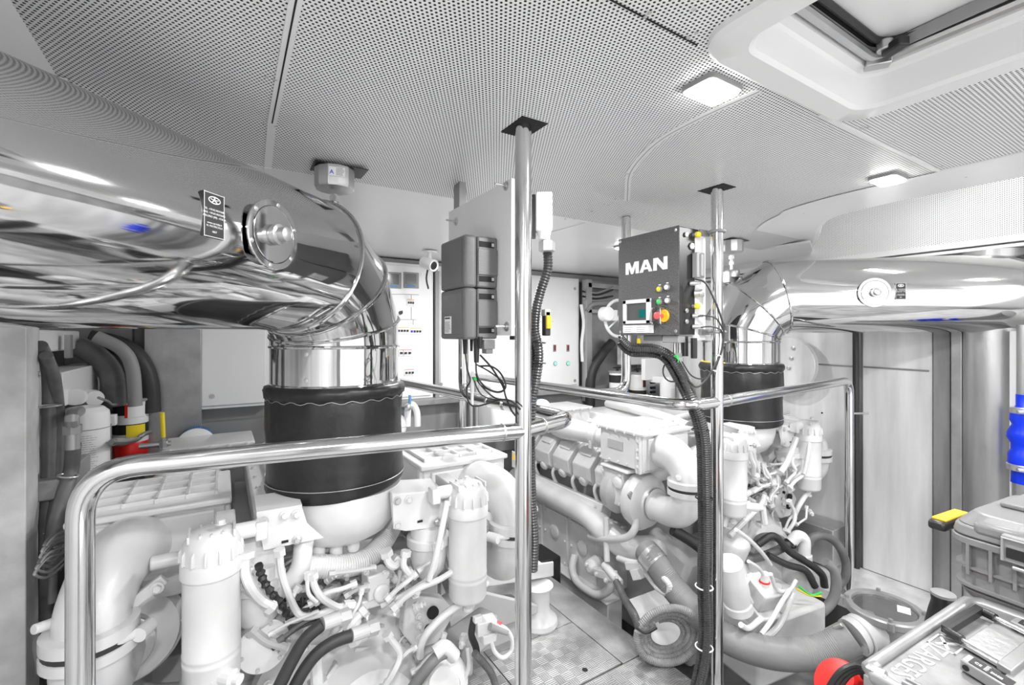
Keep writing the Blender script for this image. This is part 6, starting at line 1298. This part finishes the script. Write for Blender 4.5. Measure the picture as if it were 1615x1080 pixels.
# workbench under the cases
b = B(); zz = z_ - .345
b.obox(V((pA.x, pA.y, zz - .04)) - dx * .02 + dy_ * .01, dx * (LW + .62), dy_ * .75, V((0, 0, .035)))
wbn = thing('workbench', pA + dx * .4 + dy_ * .3 + V((0, 0, -.9)), 'grey bench carrying the aluminium case and the tool case, mostly out of view', 'bench'); b.build('bench_top', 'greymid', wbn, bevel=.004)
for (a, c) in [(.03, .05), (LW + .5, .05), (.03, .7), (LW + .5, .7)]:
    b = B(); q = V((pA.x, pA.y, 0)) + dx * a + dy_ * c; b.bb(q.x - .02, q.x + .02, q.y - .02, q.y + .02, 0, zz - .04); b.build('leg', 'greymid', wbn)
# red hose reel / tape beside the case
rr0 = PZ(1318, 1075, 1.02); rh = thing('red_reel', rr0 - Z3 * .05, 'bright red plastic reel with black cable at the bottom edge, left of the aluminium case', 'reel')
b = B(); b.lathe(rr0, (-.5, .3, .5), [(.05, -.06), (.05, .0), (.046, .008), (.02, .012), (0, .012)], 32); b.lathe(rr0, (-.5, .3, .5), [(.03, -.12), (.03, -.05)], 24); b.build('reel', 'red', rh)
for k in range(3): b = B(); b.tube([PZ(1300 + 8 * k, 1095, 1.0), PZ(1322 + 7 * k, 1062 + 2 * k, .98), PZ(1345 + 5 * k, 1050 + 4 * k, .98), PZ(1362, 1056 + 6 * k, .99)], .006, 8, 5); b.build('cable', 'rubber', rh)
# --- grey tool case standing behind the aluminium case
q0 = PZ(1503, 935, 1.13); zb0 = H0 + .004
# front face runs along fx, depth along fy
c0 = PH(1507, 905, zb0 + .0); 
fx_ = None
A_ = PZ(1494, 930, 1.14); A_.z = 0
Bf = PZ(1640, 985, 1.0); Bf.z = 0
fxv = (Bf - A_).normalized(); fyv = V((-fxv.y, fxv.x, 0));
if fyv.dot(A_) < 0: fyv = -fyv
zt = EYE - (822 - 528) / FPX * 1.14 
tc2 = thing('tool_case', V((A_.x, A_.y, 0)) + fxv * .2 + fyv * .14 + Z3 * (zt - .16), 'rugged grey plastic tool case with latches and a yellow-marked handle, behind the aluminium case', 'case')
print('toolcase', A_, fxv, fyv, zt, H0)
zbot = EYE - (932 - 528) / FPX * 1.14
W_, D_ = .46, .34
def tb_(b, a0, a1, d0, d1, z0, z1): b.obox(A_ + fxv * a0 + fyv * d0 + Z3 * z0, fxv * (a1 - a0), fyv * (d1 - d0), Z3 * (z1 - z0))
def rr_prism(b, off, z0, z1, off1=None, cr=.045):
    def ring(o, z): 
        return [A_ + fxv * x + fyv * y + Z3 * z for x, y in rrect(-o, W_ + o, -o, D_ + o, cr, 5)]
    lo, hi = ring(off, z0), ring(off if off1 is None else off1, z1); n = len(lo)
    b.add(lo + hi, [tuple(range(n))[::-1], tuple(range(n, 2 * n))] + [(i, (i + 1) % n, n + (i + 1) % n, n + i) for i in range(n)])
zm = zt - .018
b = B(); rr_prism(b, -.016, zbot + .0, zbot + .02, -.006); rr_prism(b, -.01, zbot + .02, zm - .02); bdy = b.build('body', 'greycase', tc2, bevel=.003)
for z1_ in (zbot + .028, zbot + .072, ):
    b = B(); rr_prism(b, -.001, z1_, z1_ + .006); b.build('rib_band', 'greycase', bdy)
for x in [.035, .075, .115, .16, .20, .3, .34, .38]: b = B(); tb_(b, x, x + .006, -.004, .02, zbot + .012 if x > .12 else zbot + .06, zm - .02); b.build('rib', 'greycase', bdy)
b = B(); rr_prism(b, .004, zm - .024, zm - .006); b.build('lower_rim', 'greycase', tc2, bevel=.003)
b = B(); rr_prism(b, .003, zm - .004, zm + .02, -.002); rr_prism(b, -.004, zm + .02, zm + .05, -.028); ld2 = b.build('lid', 'greycase', tc2, bevel=.004)
b = B(); 
tb_(b, .045, .14, -.003, .02, zm + .004, zm + .038); b.build('lid_bulge', 'greycase', ld2, bevel=.014)
b = B(); b.obox(A_ + fxv * .05 + fyv * .13 + Z3 * (zm + .05), fxv * (W_ - .1), fyv * .14, Z3 * .012); b.build('lid_panel', 'greycase', ld2, bevel=.004)
for x in (.10, .33):
    b = B(); tb_(b, x, x + .055, -.02, -.003, zm - .03, zm + .03); lt2 = b.build('latch', 'greymid', tc2, bevel=.004)
    b = B(); tb_(b, x + .01, x + .045, -.023, -.019, zm - .018, zm + .004); b.build('latch_slot', 'hole', lt2)
    b = B(); b.tube([A_ + fxv * (x + .004) + fyv * -.024 + Z3 * (zm - .026), A_ + fxv * (x + .004) + fyv * -.024 + Z3 * (zm + .024), A_ + fxv * (x + .05) + fyv * -.024 + Z3 * (zm + .024), A_ + fxv * (x + .05) + fyv * -.024 + Z3 * (zm - .026)], .003, 6, 1); b.build('latch_frame', 'greylt', lt2)
b = B(); b.rod(A_ + fxv * .12 + fyv * -.022 + Z3 * (zm - .036), A_ + fxv * .36 + fyv * -.022 + Z3 * (zm - .036), .004); b.build('hinge_pin', 'bolt', tc2)
# end handle with amber strip
hq = A_ + fxv * -.052 + fyv * .10 + Z3 * (zm - .002)
b = B(); tb_(b, -.05, -.012, .02, .17, zm - .02, zm + .004); b.build('side_handle', 'black', tc2, bevel=.008)
b = B(); tb_(b, -.046, -.016, .035, .155, zm + .003, zm + .009); b.build('handle_strip', 'orange', tc2, bevel=.002, label='amber handle strip')
